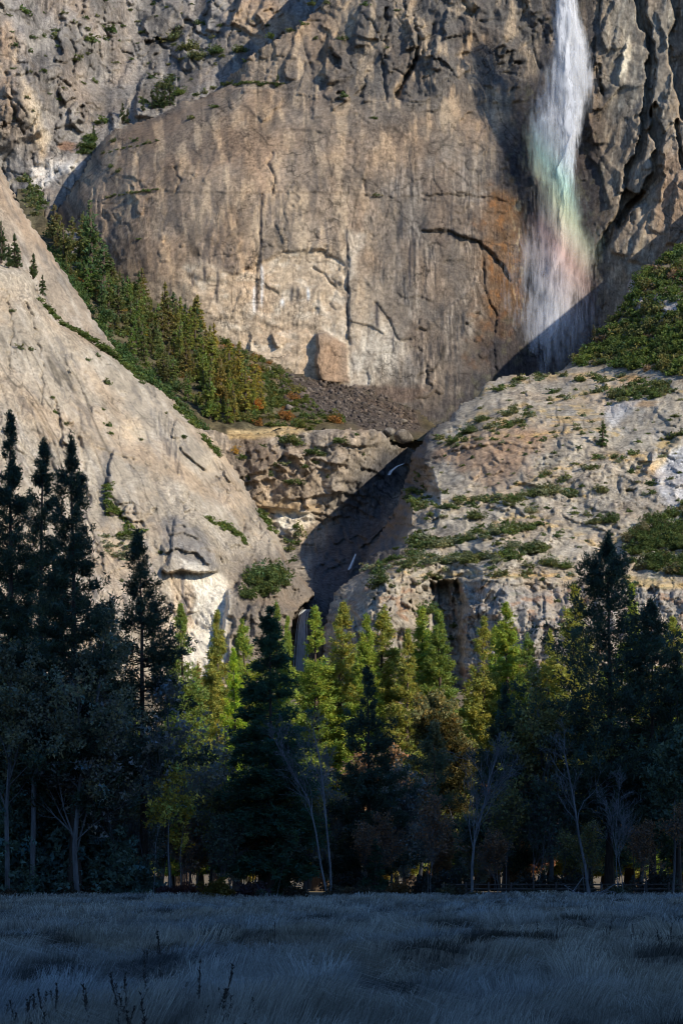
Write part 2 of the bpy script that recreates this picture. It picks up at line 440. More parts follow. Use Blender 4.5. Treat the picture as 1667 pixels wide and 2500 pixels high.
def a_disp(U, V):
    calm = .32+.68*np.clip(sstep(330,130,V)*sstep(1420,1300,U)+.12*sstep(1180,1400,U)+.5*blob(U, V, 250, 430, 150, 150), 0, 1)
    d = granite(U, V, 31, 8, .9, 4.2, .25, 84, 150, .06, .12)*calm
    d += .22*fbm(U/19, V/160, 3, 36)*sstep(380,520,V)
    # ledge across the wall: the rock above it is set back
    led = [(541,212),(616,214),(696,222),(770,226),(850,232),(930,250),(1010,243),(1080,236)]
    dd, s, r = dist_line(led, *rough(U, V, 5, 30, 8)); d += -11*sstep(2,-3,dd*s)*sstep(0,.1,1-r)*np.exp(-dd/170)*sstep(-20,40,U-541)
    # bottoms of long horizontal joints
    d += flake(U, V, [(1240,455),(1080,476),(940,481),(840,470),(640,470),(470,470),(400,466),(270,478)], 1.3, 120, 3, 2)
    d += flake(U, V, [(1246,690),(1229,650),(1202,620),(1170,591),(1127,578),(1095,563),(1025,564)], 5.5, 70, 3, 2)
    d += crack(U, V, ARCH, 3, 3, 3) + crack(U, V, [(1172,592),(1180,640),(1184,700),(1192,740),(1212,765),(1208,810)], 3, 4, 3)
    # exfoliation scar: recessed panel under an arch
    scar = polymask(U, V, [(452,652),(500,640),(560,668),(610,655),(660,630),(720,612),(780,608),(835,640),(850,700),(850,830),(800,890),(700,905),(600,850),(520,780),(470,715)], 4, 6)
    d += -3.2*scar*sstep(930,640,V)*sstep(480,640,U) + 1.1*scar*fbm(U/70+V/200, V/26-U/160, 3, 39)
    d += crack(U, V, [(760,655),(790,670),(822,705)], 3, 3, 3)
    # standing flake at the foot of the wall
    fl = polymask(U, V, [(775,818),(800,812),(842,838),(850,880),(852,935),(778,932),(772,880)], 3, 5)
    d += fl*(11-9*sstep(775,850,U))
    d += flake(U, V, [(677,850),(668,835),(664,815)], 6, 22, 2)
    # right-hand wall: ribs that throw their shadow to the left
    d += flake(U, V, G1, 5, 46, 4, 1.6) + flake(U, V, G2, 5, 50, 4, 1.6) + trench(U, V, G1, 14, 17) + trench(U, V, G2, 17, 17)
    d += -26*polymask(U, V, [(1634,-140),(1634,0),(1648,48),(1627,96),(1633,160),(1648,225),(1664,290),(1704,330),(1704,-140)], 2, 5)
    d += -17*polymask(U, V, [(1523,455),(1545,478),(1575,470),(1545,510),(1512,560),(1486,600),(1458,640),(1448,606),(1480,555),(1508,510)], 2, 6)
    d += trench(U, V, [(1668,420),(1655,330),(1650,285)], 7, 12) + trench(U, V, [(1470,240),(1462,200),(1456,150)], 5, 8) + trench(U, V, [(960,245),(985,200),(1010,160),(1022,110)], 6, 9) + trench(U, V, [(936,60),(945,45),(940,20)], 6, 8)
    d += flake(U, V, [(1460,230),(1452,130),(1462,60),(1470,-20)], 7, 30) + flake(U, V, [(1506,215),(1512,160),(1530,100)], 7, 26) + flake(U, V, [(1575,560),(1600,500),(1620,420)], 6, 40)
    d += flake(U, V, [(1530,640),(1560,560),(1590,500)], 6, 40) + flake(U, V, [(1490,620),(1500,560),(1520,530)], 8, 40)
    d += flake(U, V, [(1625,600),(1640,520),(1655,420)], 7, 30)
    d += 1.5*ridge(U/44+V/110, V/300, 2, 61)*sstep(1430,1480,U)
    d += random_flakes(U, V, 801, 46, (520,-20,1300,300), -1.5, .35, (40,130), (2.5,7), (14,40))
    d += random_flakes(U, V, 802, 40, (150,260,1250,900), -1.5, .5, (30,120), (.8,2.4), (14,40))
    d += random_flakes(U, V, 803, 16, (300,300,1250,900), 3.2, .25, (60,200), (.7,1.8), (20,50))
    d += random_flakes(U, V, 804, 30, (1420,-20,1690,560), -1.25, .25, (50,150), (2,6), (12,30))
    # left part: big cracks near the top of the wall
    for p, w, h in (([(965,240),(985,200),(1010,160),(1022,110),(1015,60)],6,9), ([(945,70),(938,130),(935,190),(945,245)],4,6), ([(1060,60),(1045,110),(1030,140)],4,6), ([(1125,0),(1150,40),(1165,20)],4,6),
                    ([(665,470),(672,440),(655,400),(668,370)],3,4), ([(430,470),(440,440),(425,410)],3,4), ([(890,440),(893,475)],3,4), ([(848,600),(846,680),(852,840)],3,3),
                    ([(637,475),(636,560),(632,640)],2.5,3), ([(910,740),(940,770),(975,835),(1000,830)],3,3), ([(1040,885),(1040,935)],3,3), ([(1295,60),(1300,120),(1320,170)],3,3),
                    ([(1030,475),(1180,480),(1250,500)],3,3), ([(1215,990),(1210,920),(1205,840)],4,3)):
        d += crack(U, V, p, w, h, 5)
    for p, h in (([(940,30),(930,60),(925,100)],9), ([(990,120),(1000,80),(990,40)],9), ([(1090,100),(1080,60),(1095,20)],7), ([(870,120),(865,60),(880,10)],8), ([(700,200),(690,160),(720,120)],7), ([(800,210),(790,150),(805,80)],7)):
        d += flake(U, V, p, h, 40, 7)
    return d
def a_col(U, V):
    c = np.ones(U.shape+(3,))*np.array([.262,.204,.150])
    c *= (1+.26*fbm(U/90, V/120, 4, 41)+.14*fbm(U/18, V/34, 3, 43))[..., None]
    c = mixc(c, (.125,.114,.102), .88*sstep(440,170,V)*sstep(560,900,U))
    c = mixc(c, (.17,.135,.105), .8*blob(U, V, 400, 330, 220, 120, .4, 11))
    c = mixc(c, (.38,.295,.205), .7*sstep(.0,.4,fbm(U/34, V/110, 4, 44))); c = mixc(c, (.13,.11,.092), .5*sstep(.1,.45,fbm(U/26, V/90, 4, 64)))
    c = mixc(c, (.41,.33,.24), .62*blob(U, V, 700, 790, 330, 220, .3, 12)*(.75+.25*sstep(-.3,.3,fbm(U/30, V/80, 3, 58))))
    # grey, darkly streaked panel
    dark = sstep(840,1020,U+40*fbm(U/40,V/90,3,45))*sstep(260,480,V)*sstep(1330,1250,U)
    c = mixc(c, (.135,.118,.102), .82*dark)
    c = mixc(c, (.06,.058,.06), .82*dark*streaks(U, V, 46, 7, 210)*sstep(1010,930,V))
    c = mixc(c, (.34,.29,.235), .55*dark*streaks(U, V, 47, 8, 150))
    c = mixc(c, (.105,.095,.09), .55*streaks(U, V, 48, 10, 240)*sstep(850,780,U)*sstep(980,800,V)*(.3+.7*sstep(380,520,V)))
    # exfoliation scars
    scar = polymask(U, V, [(452,652),(500,640),(560,668),(610,655),(660,630),(720,612),(780,608),(835,640),(850,700),(850,830),(800,890),(700,905),(600,850),(520,780),(470,715)], 8, 8)
    c = mixc(c, (.40,.315,.225), .85*scar*(1+.2*fbm(U/30,V/30,3,49)))
    c = mixc(c, (.50,.425,.33), .6*scar*sstep(.05,.5,fbm(U/40, V/30, 4, 50)))
    c = mixc(c, (.46,.40,.32), .9*polymask(U, V, [(783,805),(845,785),(862,830),(905,785),(960,800),(992,835),(985,880),(950,910),(880,950),(835,940),(845,850)], 24, 26)*(.55+.45*sstep(-.3,.3,fbm(U/14, V/60, 3, 57))))
    c = mixc(c, (.42,.34,.25), .6*blob(U, V, 720, 890, 110, 40))
    c = mixc(c, (.45,.39,.31), .7*polymask(U, V, [(845,565),(892,572),(890,590),(862,660),(848,700)], 8, 8))
    c = mixc(c, (.25,.19,.14), .9*polymask(U, V, [(775,818),(800,812),(842,838),(850,880),(852,935),(778,932),(772,880)], 4, 5))
    # black and white drips
    for u0, v0, v1, w, k in ((637,470,700,3.0,0),(628,690,760,4,0),(640,650,745,3,1),(620,700,760,3,1),(712,700,738,3.5,0),(727,700,738,3.5,0),(752,705,730,3,1),(690,730,745,5,1),(848,560,820,3.2,0),(470,665,700,3,0),(530,660,740,3,0),(500,650,690,4,0),(1000,600,700,3,0),(960,800,860,3,0),(920,740,800,5,0)):
        m = np.exp(-((U-u0+3*fbm(V/60, V*0+u0, 2, 51))/w)**2)*sstep(v0-8,v0+10,V)*sstep(v1+12,v1-10,V)
        c = mixc(c, (.055,.053,.06) if k == 0 else (.66,.64,.60), .85*m)
    # rust beside the fall
    rust = polymask(U, V, [(1185,470),(1260,455),(1300,520),(1320,700),(1260,860),(1200,900),(1150,880),(1180,700),(1190,600)], 30, 26)
    c = mixc(c, (.15,.095,.055), .85*rust*(1+.4*fbm(U/16,V/30,3,52)))
    c = mixc(c, (.24,.13,.06), .6*rust*sstep(.25,.6,fbm(U/22, V/28, 4, 53)))
    c = mixc(c, (.42,.34,.22), .8*rust*sstep(.2,.5,fbm(U/9, V/40, 3, 54))*sstep(1235,1275,U))
    # wet rock behind and beside the fall
    wet_shade = polymask(U, V, [(1325,-20),(1330,100),(1270,220),(1230,330),(1215,430),(1280,480),(1300,640),(1270,760),(1180,820),(1100,980),(1000,1020),(1020,1080),(1400,1080),(1500,760),(1520,560),(1515,400),(1450,330),(1430,150),(1420,-20)], 40, 26)
    c = mixc(c, (.055,.052,.055), .88*wet_shade)
    c = mixc(c, (.12,.11,.075), .5*wet_shade*sstep(.2,.6,fbm(U/25, V/35, 4, 55)))
    # right wall
    rw = sstep(1440,1500,U)
    c = mixc(c, (.235,.205,.165), .7*rw); c = mixc(c, (.44,.39,.31), .5*rw*sstep(.18,.6,fbm(U/9+V/60, V/70, 3, 56)))
    c = mixc(c, (.27,.185,.125), .6*rw*sstep(1560,1640,U)*sstep(300,420,V))
    c = mixc(c, (.50,.44,.34), .9*polymask(U, V, [(1535,85),(1541,120),(1530,165),(1505,205),(1512,160),(1522,115)], 3, 3))
    c = mixc(c, (.40,.35,.27), .8*polymask(U, V, [(1632,30),(1646,48),(1630,62)], 4, 4))
    c = mixc(c, (.15,.11,.085), .8*blob(U, V, 940, 960, 120, 24))
    c = c*(1-0.5*joints(U+V*0.06, V-U*0.06, 31, 70, 110))[..., None]
    return c
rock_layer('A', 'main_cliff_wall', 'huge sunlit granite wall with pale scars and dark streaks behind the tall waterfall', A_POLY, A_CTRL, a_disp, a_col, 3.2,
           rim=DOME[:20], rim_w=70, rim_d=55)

# ---- wooded slope at the foot of the main wall
E_POLY = [(40,455),(85,470),(110,520),(120,560),(160,560),(215,560),(262,620),(300,680),(450,775),(560,838),(640,868),(720,905),(800,935),(881,946),(950,972),(1020,1000),(1075,1045),(1100,1082),(960,1078),(840,1058),(700,1060),(560,1072),(480,1090),(200,950),(40,700)]
E_CTRL = [(60,400,2030),(110,420,2020),(215,560,1890),(300,680,1875),(450,775,1856),(560,838,1846),(700,895,1838),(800,935,1832),(950,975,1826),(1075,1045,1780),
          (560,1054,1640),(700,1043,1650),(840,1045,1660),(960,1070,1670),(1100,1120,1640),(100,600,1860),(150,650,1810),(250,800,1730),(400,980,1650),(60,480,1960),(600,930,1720),(800,1000,1720)]
def e_disp(U, V): return 5*fbm(U/80, V/60, 4, 71)+1.2*fbm(U/9, V/8, 3, 72)+2*polymask(U, V, [(160,560),(235,560),(240,660),(170,650)], 8)*6*(worley(U/18, V/60, 74)[2]-.3)
def e_col(U, V):
    c = np.ones(U.shape+(3,))*np.array([.10,.085,.05]); c *= (1+.4*fbm(U/30, V/22, 4, 73))[..., None]
    c = mixc(c, (.24,.21,.175), .9*polymask(U, V, [(160,560),(235,560),(240,660),(170,650)], 8))
    c = mixc(c, (.21,.12,.07), .7*polymask(U, V, [(480,840),(560,850),(640,920),(620,960),(540,920)], 20))
    c = mixc(c, (.085,.068,.055), .95*polymask(U, V, [(690,920),(760,925),(830,935),(900,950),(1010,1000),(1040,1060),(900,1060),(780,1010),(700,985)], 14))
    c = mixc(c, (.40,.30,.16), .9*polymask(U, V, [(556,1048),(632,1050),(691,1038),(740,1040),(740,1048),(640,1066),(560,1068)], 4, 4))
    return c
rock_layer('E', 'talus_slope', 'steep brown slope of soil and broken rock below the main wall', E_POLY, E_CTRL, e_disp, e_col, 4, cat='slope')

# ---- rear slab on the left
D1_RIM = [(-150,250),(-60,330),(0,402),(16,439),(37,482),(59,520),(80,550),(107,588),(139,637),(155,661),(182,704),(209,741),(230,779),(252,808)]
D1_POLY = D1_RIM+[(330,930),(100,960),(-150,900)]
D1_CTRL = [(-150,300,1560),(0,402,1570),(0,600,1520),(120,640,1550),(240,800,1530),(100,800,1500),(-150,900,1460),(330,930,1500)]
def d1_disp(U, V): return granite(U, V, 81, 5, .5, .9, .12, 60, 190, -.5)+.4*fbm((U-V*.6)/9, (V+U*.6)/130, 3, 84)
def slab_col(U, V, s, base=(.345,.285,.218)):
    c = np.ones(U.shape+(3,))*np.array(base); c *= (1+.2*fbm(U/80, V/80, 4, s)+.1*fbm(U/14, V/14, 3, s+1))[..., None]
    a = U-V*.52; b = V+U*.52
    c = mixc(c, (.16,.145,.13), .5*sstep(.12,.5,fbm(a/17+.6*fbm(U/70,V/70,2,s+6), b/200, 5, s+2))*sstep(-.3,.3,fbm(U/110,V/110,3,s+7)))
    c = mixc(c, (.45,.40,.33), .4*sstep(.15,.6,fbm(a/20, b/120, 4, s+3)))
    return c
rock_layer('D1', 'rear_granite_slab', 'narrow sloping granite slab behind the big left slab', D1_POLY, D1_CTRL, d1_disp, lambda U, V: slab_col(U, V, 85, (.31,.255,.195)), 3.2,
           rim=D1_RIM, rim_w=26, rim_d=30, mat=MAT_SLAB)

# ---- bench and back of the gorge
F_POLY = [(430,1030),(557,1056),(632,1058),(691,1045),(750,1048),(840,1045),(897,1045),(930,1050),(945,1062),(960,1085),(1000,1095),(1060,1085),(1180,1070),(1180,1300),(1010,1700),(560,1700),(480,1300)]
F_CTRL = [(430,1040,1580),(560,1056,1595),(700,1047,1600),(840,1047,1595),(930,1052,1590),(975,1110,1640),(1100,1080,1660),(1180,1300,1600),(640,1150,1585),(760,1150,1585),(860,1140,1585),(920,1180,1610),
          (640,1230,1590),(720,1250,1590),(800,1250,1595),(880,1250,1610),(660,1330,1580),(740,1340,1575),(820,1350,1575),(900,1330,1575),(740,1450,1440),(790,1490,1430),(700,1600,1410),(1010,1700,1420),(1000,1300,1570),(560,1700,1400)]
def f_disp(U, V):
    d = granite(U, V, 91, 5, .9, 3.0, .3, 60, 56, .05, .5)
    d += flake(U, V, [(760,1255),(700,1245),(640,1240),(600,1225)], 5, 40, 3) + flake(U, V, [(900,1215),(830,1200),(760,1215),(690,1222)], 4, 40, 4)
    d += 5*polymask(U, V, [(600,1085),(720,1085),(750,1120),(700,1170),(620,1150)], 8)*(worley(U/22, V/18, 93)[2]-.4)*2
    d += flake(U, V, [(850,1140),(760,1120),(690,1110)], 5, 40, 5) + flake(U, V, [(900,1090),(840,1085),(760,1092)], 4, 40, 5)
    return d
_f0 = f_disp
def f_disp(U, V): return _f0(U, V)+random_flakes(U, V, 831, 40, (560,1060,960,1420), 3.1, .5, (30,110), (2,6), (10,26))
def f_col(U, V):
    c = np.ones(U.shape+(3,))*np.array([.30,.255,.20]); c *= (1+.3*fbm(U/40, V/40, 4, 95))[..., None]
    c = mixc(c, (.12,.11,.10), .5*streaks(U, V, 96, 7, 90)); c = mixc(c, (.13,.105,.085), .6*blob(U, V, 610, 1100, 60, 60))
    c = mixc(c, (.60,.55,.46), .9*polymask(U, V, [(670,1245),(760,1250),(770,1270),(735,1300),(690,1305),(672,1280)], 6, 8))
    c = mixc(c, (.40,.31,.20), .6*polymask(U, V, [(620,1225),(780,1228),(780,1250),(640,1250)], 6, 8))
    c = mixc(c, (.42,.32,.17), .8*polymask(U, V, [(550,1050),(640,1050),(760,1042),(760,1052),(640,1070),(560,1070)], 4, 4))
    wet_shade = polymask(U, V, [(930,1100),(1010,1100),(960,1250),(880,1420),(800,1520),(690,1520),(760,1420),(800,1300),(860,1180)], 20, 10)
    c = mixc(c, (.10,.095,.095), .85*wet_shade)  # stream-damp rock, painted darker still to deepen the gorge shadow
    c = c*(1-0.5*joints(U+V*0.05, V-U*0.05, 91, 44, 60))[..., None]
    return c
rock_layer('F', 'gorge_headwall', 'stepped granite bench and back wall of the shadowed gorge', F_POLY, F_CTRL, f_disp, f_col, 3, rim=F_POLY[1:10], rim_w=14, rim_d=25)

# ---- big left slab
D2_RIM = [(-150,600),(0,642),(32,650),(59,655),(70,666),(88,688),(94,714),(107,736),(123,762),(150,789),(182,805),(214,827),(236,843),(279,870),(300,886),(332,912),(364,934),(396,953),(429,982),(455,1009),
          (482,1036),(509,1057),(536,1084),(541,1095),(557,1121),(589,1166),(616,1214),(643,1252),(670,1289),(686,1321),(702,1364),(718,1396),(745,1418),(771,1450)]
D2_POLY = D2_RIM+[(745,1476),(724,1492),(712,1530),(704,1600),(690,1720),(-150,1720)]
D2_CTRL = [(0,650,1420),(-150,620,1420),(0,1000,1330),(0,1400,1260),(0,1720,1215),(-150,1700,1210),(150,800,1430),(300,890,1450),(430,985,1460),(540,1095,1460),(643,1252,1420),(702,1364,1385),(771,1450,1365),
           (400,1100,1385),(300,1100,1360),(500,1250,1350),(450,1370,1305),(480,1500,1290),(600,1400,1330),(640,1490,1310),(560,1690,1265),(250,1300,1300),(250,1600,1240),(720,1480,1345),(700,1700,1300),(430,1700,1270)]
ROOF = [(392,1388),(410,1398),(440,1392),(480,1398),(540,1394)]
def d2_disp(U, V):
    d = granite(U, V, 101, 6, .8, 2.1, .12, 70, 200, -.5, .1)+.5*fbm((U-V*.55)/10, (V+U*.55)/150, 3, 104)
    low = sstep(520,600,U)*sstep(1180,1280,V); d += low*granite(U, V, 105, 4, .9, 4.0, .3, 54, 80, .2, .7)
    d += flake(U, V, ROOF[::-1], 13, 70, 3, 2)
    d += flake(U, V, [(515,1385),(480,1350),(430,1340),(400,1355)], 7, 34, 4, 2) + flake(U, V, [(490,1320),(450,1300),(410,1305)], 4, 26, 4, 2) + flake(U, V, [(475,1286),(440,1282),(425,1284)], 3, 20, 3, 2)
    d += flake(U, V, [(505,1150),(470,1122),(446,1100),(436,1085)], 8, 30, 3, 2) + flake(U, V, [(420,1068),(424,1045),(432,1024)], 8, 24, 2, 2) + flake(U, V, [(560,1205),(545,1190),(525,1172)], 3, 20, 3)
    d += flake(U, V, [(380,930),(350,908),(320,890),(290,872)], 5, 30, 3, 2) + flake(U, V, [(300,885),(260,860),(235,845)], 4, 20, 3, 2)
    d += random_flakes(U, V, 811, 46, (0,700,640,1600), -2.2, .3, (40,150), (.8,2.6), (14,40), D2_POLY)
    d += random_flakes(U, V, 812, 26, (380,1080,720,1420), -2.3, .5, (30,90), (1.5,4.5), (12,26), D2_POLY)
    # left-hand tower and its corner
    d += flake(U, V, [(92,760),(80,720),(84,690),(70,662)], -7, 60, 4)
    d += flake(U, V, [(262,1260),(262,1200),(268,1130),(278,1090)], 7, 60, 5)
    for p in ([(100,870),(85,800),(60,740)], [(170,1200),(150,1080),(140,980)], [(215,1240),(200,1100),(190,1000)], [(20,900),(30,800),(20,720)], [(545,1230),(560,1200),(530,1170)], [(590,1300),(600,1260),(640,1270)], [(100,1000),(105,930),(100,870)]):
        d += crack(U, V, p, 4, 3.5, 8)
    # outcrop at the toe, standing in front of the white scar
    toe = polymask(U, V, [(556,1450),(584,1420),(650,1470),(735,1490),(722,1720),(540,1720),(536,1600),(552,1500)], 5, 8)
    d += toe*(16+4*fbm(U/30, V/40, 3, 107)) + flake(U, V, [(592,1700),(585,1600),(588,1540),(610,1480),(640,1465)], 8, 60, 5)
    d += flake(U, V, [(560,1640),(556,1560),(575,1530)], 9, 30, 3)
    return d
def d2_col(U, V):
    c = slab_col(U, V, 111, (.352,.302,.234))
    c = mixc(c, (.53,.44,.32), .6*blob(U, V, 325, 1050, 40, 34)); c = mixc(c, (.46,.38,.28), .5*blob(U, V, 530, 1130, 50, 40))
    c = mixc(c, (.085,.08,.08), .75*polymask(U, V, [(400,1040),(440,1080),(470,1110),(500,1150),(480,1230),(455,1180),(425,1130),(395,1070)], 8, 8)*streaks(U, V, 112, 6, 60))
    c = mixc(c, (.10,.095,.095), .6*streaks(U, V, 113, 5, 60)*polymask(U, V, [(360,1000),(420,1010),(450,1100),(400,1100),(370,1060)], 10, 10))
    c = mixc(c, (.17,.16,.15), .6*polymask(U, V, [(250,1100),(275,1100),(268,1280),(245,1290)], 8, 10))
    c = mixc(c, (.60,.535,.43), .95*polymask(U, V, [(405,1402),(540,1398),(566,1440),(562,1500),(548,1620),(440,1720),(420,1560)], 7, 10)*(1+.15*fbm(U/12, V/50, 3, 117)))
    c = mixc(c, (.42,.32,.22), .75*polymask(U, V, [(405,1402),(440,1400),(470,1430),(475,1520),(440,1580),(420,1500)], 6, 10))
    c = mixc(c, (.10,.10,.11), .7*polymask(U, V, [(440,1402),(452,1402),(450,1440),(458,1500),(452,1540),(444,1460)], 3, 4))
    c = mixc(c, (.60,.54,.44), .8*polymask(U, V, [(440,1360),(480,1370),(500,1392),(460,1392)], 4, 5))
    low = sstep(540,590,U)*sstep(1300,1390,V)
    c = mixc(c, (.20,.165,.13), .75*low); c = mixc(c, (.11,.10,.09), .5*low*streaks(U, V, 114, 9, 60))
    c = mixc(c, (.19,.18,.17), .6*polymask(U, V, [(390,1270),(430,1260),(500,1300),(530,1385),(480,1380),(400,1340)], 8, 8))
    c = c*(1-0.45*joints(U+V*-0.5, V-U*-0.5, 101, 60, 170))[..., None]
    return c
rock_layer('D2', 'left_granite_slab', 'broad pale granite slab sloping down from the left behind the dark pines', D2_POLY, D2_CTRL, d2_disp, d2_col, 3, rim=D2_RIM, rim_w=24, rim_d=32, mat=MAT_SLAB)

# ---- right-hand apron with its ledges and the low cliff
H_RIM = [(2600,130),(2400,160),(2150,190),(1953,300),(1830,385),(1740,470),(1667,552),(1642,607),(1620,628),(1572,648),(1536,680),(1529,728),(1502,784),(1459,838),(1416,866),(1384,892),(1357,912),(1309,912),(1277,914),(1234,917),(1197,929),
         (1175,939),(1168,964),(1127,985),(1106,1002),(1098,1025),(1068,1036),(1052,1046),(1036,1060),(1025,1084),(1004,1105),(992,1160),(968,1230),(934,1290),(903,1350),(872,1400),(842,1422),(814,1446),(800,1490),(790,1540),(785,1720)]
H_POLY = H_RIM+[(2600,1720)]
H_CTRL = [(830,1450,1300),(810,1650,1300),(900,1450,1262),(900,1650,1248),(1060,1440,1290),(1060,1650,1270),(1200,1440,1246),(1200,1650,1230),(1500,1440,1242),(1667,1440,1240),(1667,1650,1225),(2400,1650,1200),(2400,1400,1230),
          (880,1400,1325),(930,1372,1302),(1000,1380,1290),(1200,1390,1272),(1500,1400,1268),(1667,1400,1262),(990,1300,1365),(1012,1230,1400),(1076,1200,1405),(1200,1230,1375),(1400,1230,1362),(1667,1200,1352),(1045,1110,1480),
          (1100,1040,1520),(1200,1050,1470),(1400,1050,1450),(1667,1050,1432),(1180,945,1590),(1300,916,1610),(1400,950,1560),(1667,920,1520),(1460,840,1640),(1530,700,1690),(1667,760,1600),(1667,570,1720),(1900,330,1740),
          (2150,190,1745),(2600,130,1760),(2100,600,1560),(2200,1000,1400),(992,1160,1470),(962,1240,1420),(903,1350,1360),(846,1430,1320),(800,1490,1310),(788,1600,1300)]
LEDGES = [[(1680,1428),(1500,1420),(1300,1412),(1150,1412),(1040,1412),(960,1402),(880,1402),(838,1420)],
          [(1330,1345),(1240,1365),(1150,1372),(1060,1368),(1000,1370)], [(1420,1215),(1330,1205),(1230,1222),(1140,1232),(1060,1238),(1010,1240)],
          [(1340,1290),(1250,1300),(1170,1310),(1100,1330),(1010,1330)], [(1690,960),(1560,962),(1440,960),(1340,990),(1230,1010),(1130,1040)], [(1560,930),(1440,930),(1360,922),(1300,930),(1180,960)],
          [(1500,1060),(1390,1058),(1290,1080),(1180,1070),(1100,1090)], [(1560,1120),(1460,1125),(1350,1160),(1270,1190)], [(1690,1040),(1640,1080),(1590,1110),(1570,1160)], [(1450,1340),(1300,1260),(1180,1290)],
          [(1320,1010),(1240,1040),(1150,1062),(1060,1082)], [(1640,1250),(1560,1300),(1500,1330)]]
CLIFF = [(1690,1432),(1500,1426),(1300,1418),(1150,1418),(1040,1416),(960,1408),(880,1408),(834,1428)]
CREST = [(812,1470),(845,1416),(893,1396),(940,1372),(990,1345),(1004,1300),(1010,1240),(1066,1236),(1076,1200),(1060,1152),(1036,1122),(1042,1080),(1060,1050)]
def h_disp(U, V):
    d = granite(U, V, 121, 5, .7, 2.7, .2, 100, 40, .2, .4)
    for k, l in enumerate(LEDGES):
        h = (9,7,9,7,8,7,6,6,7,5,7,6)[k]
        dd, s, r = dist_line(l, *rough(U, V, 8, 36, 130+k)); sd = dd*s          # travelling left: above is on the right
        end = sstep(0,.1,r)*sstep(0,.1,1-r)
        d += end*h*(.9*sstep(2,-2,sd)*np.exp(-np.maximum(-sd,0)/26)-.35*sstep(-3,3,sd)*np.exp(-np.maximum(sd,0)/20))
    dc, s, r = dist_line(CLIFF, *rough(U, V, 7, 30, 141)); low = sstep(2,14,-dc*s)*sstep(790,840,U)
    d += low*(granite(U, V, 143, 4, .7, 3.6, .3, 50, 110, 0, .45)+.5*fbm(U/14, V/90, 3, 146))
    # dark recess in the low cliff, pillars on both sides
    d += -26*polymask(U, V, [(1052,1420),(1120,1412),(1128,1470),(1122,1560),(1138,1720),(1052,1720),(1060,1560),(1056,1480)], 5, 8)
    d += 12*polymask(U, V, [(1058,1415),(1072,1420),(1070,1500),(1062,1520),(1056,1460)], 3, 4)+10*polymask(U, V, [(1090,1412),(1112,1418),(1108,1460),(1100,1470)], 4, 4)
    d += flake(U, V, [(1196,1540),(1200,1500),(1210,1472),(1240,1462)], 5, 60, 3) + flake(U, V, [(1125,1700),(1135,1600),(1140,1500),(1150,1460)], 6, 60, 6)
    d += flake(U, V, [(905,1620),(900,1540),(870,1500),(850,1470)], 8, 50, 5) + flake(U, V, [(845,1640),(848,1560),(835,1500)], 7, 30, 5)
    # the apron breaks off along this crest into the gorge
    dg, sg, rgn = dist_line(CREST, *rough(U, V, 7, 24, 152)); left = (sg < 0) & (V < 1470)
    d -= np.where(left, np.clip(dg*1.7-4, 0, 125)+4*ridge(U/26, V/40, 3, 153), 0)
    # ribs on the gorge side
    d += flake(U, V, [(1000,1290),(1003,1240),(1000,1200),(1010,1160)], 9, 30, 5) + flake(U, V, [(1048,1190),(1040,1160),(1030,1130)], 6, 30, 5)
    d += flake(U, V, [(1065,1290),(1072,1230),(1068,1190)], 5, 30, 5)
    d += random_flakes(U, V, 821, 70, (1020,920,1690,1400), 3.0, .28, (40,170), (1.5,5), (10,26), H_POLY)
    d += random_flakes(U, V, 822, 34, (1060,930,1690,1400), -1.3, .4, (20,60), (1.5,4), (10,24), H_POLY)
    d += random_flakes(U, V, 823, 36, (830,1420,1690,1650), -1.5, .3, (40,120), (2,6), (12,30), H_POLY)
    # shrub slope knobs
    d += 6*polymask(U, V, [(1529,690),(1600,660),(1600,700),(1560,760),(1532,730)], 6)*(worley(U/22, V/30, 148)[2])+5*blob(U, V, 1630, 750, 46, 40)*(.5+worley(U/30, V/26, 149)[2])
    d += 1.6*fbm(U/80+V/200, V/20-U/90, 3, 151)*sstep(1300,1200,V)
    # the broad ramp and pale corner on the right
    d += flake(U, V, [(1700,1060),(1640,1100),(1600,1110),(1575,1160)], 5, 80, 4)
    return d
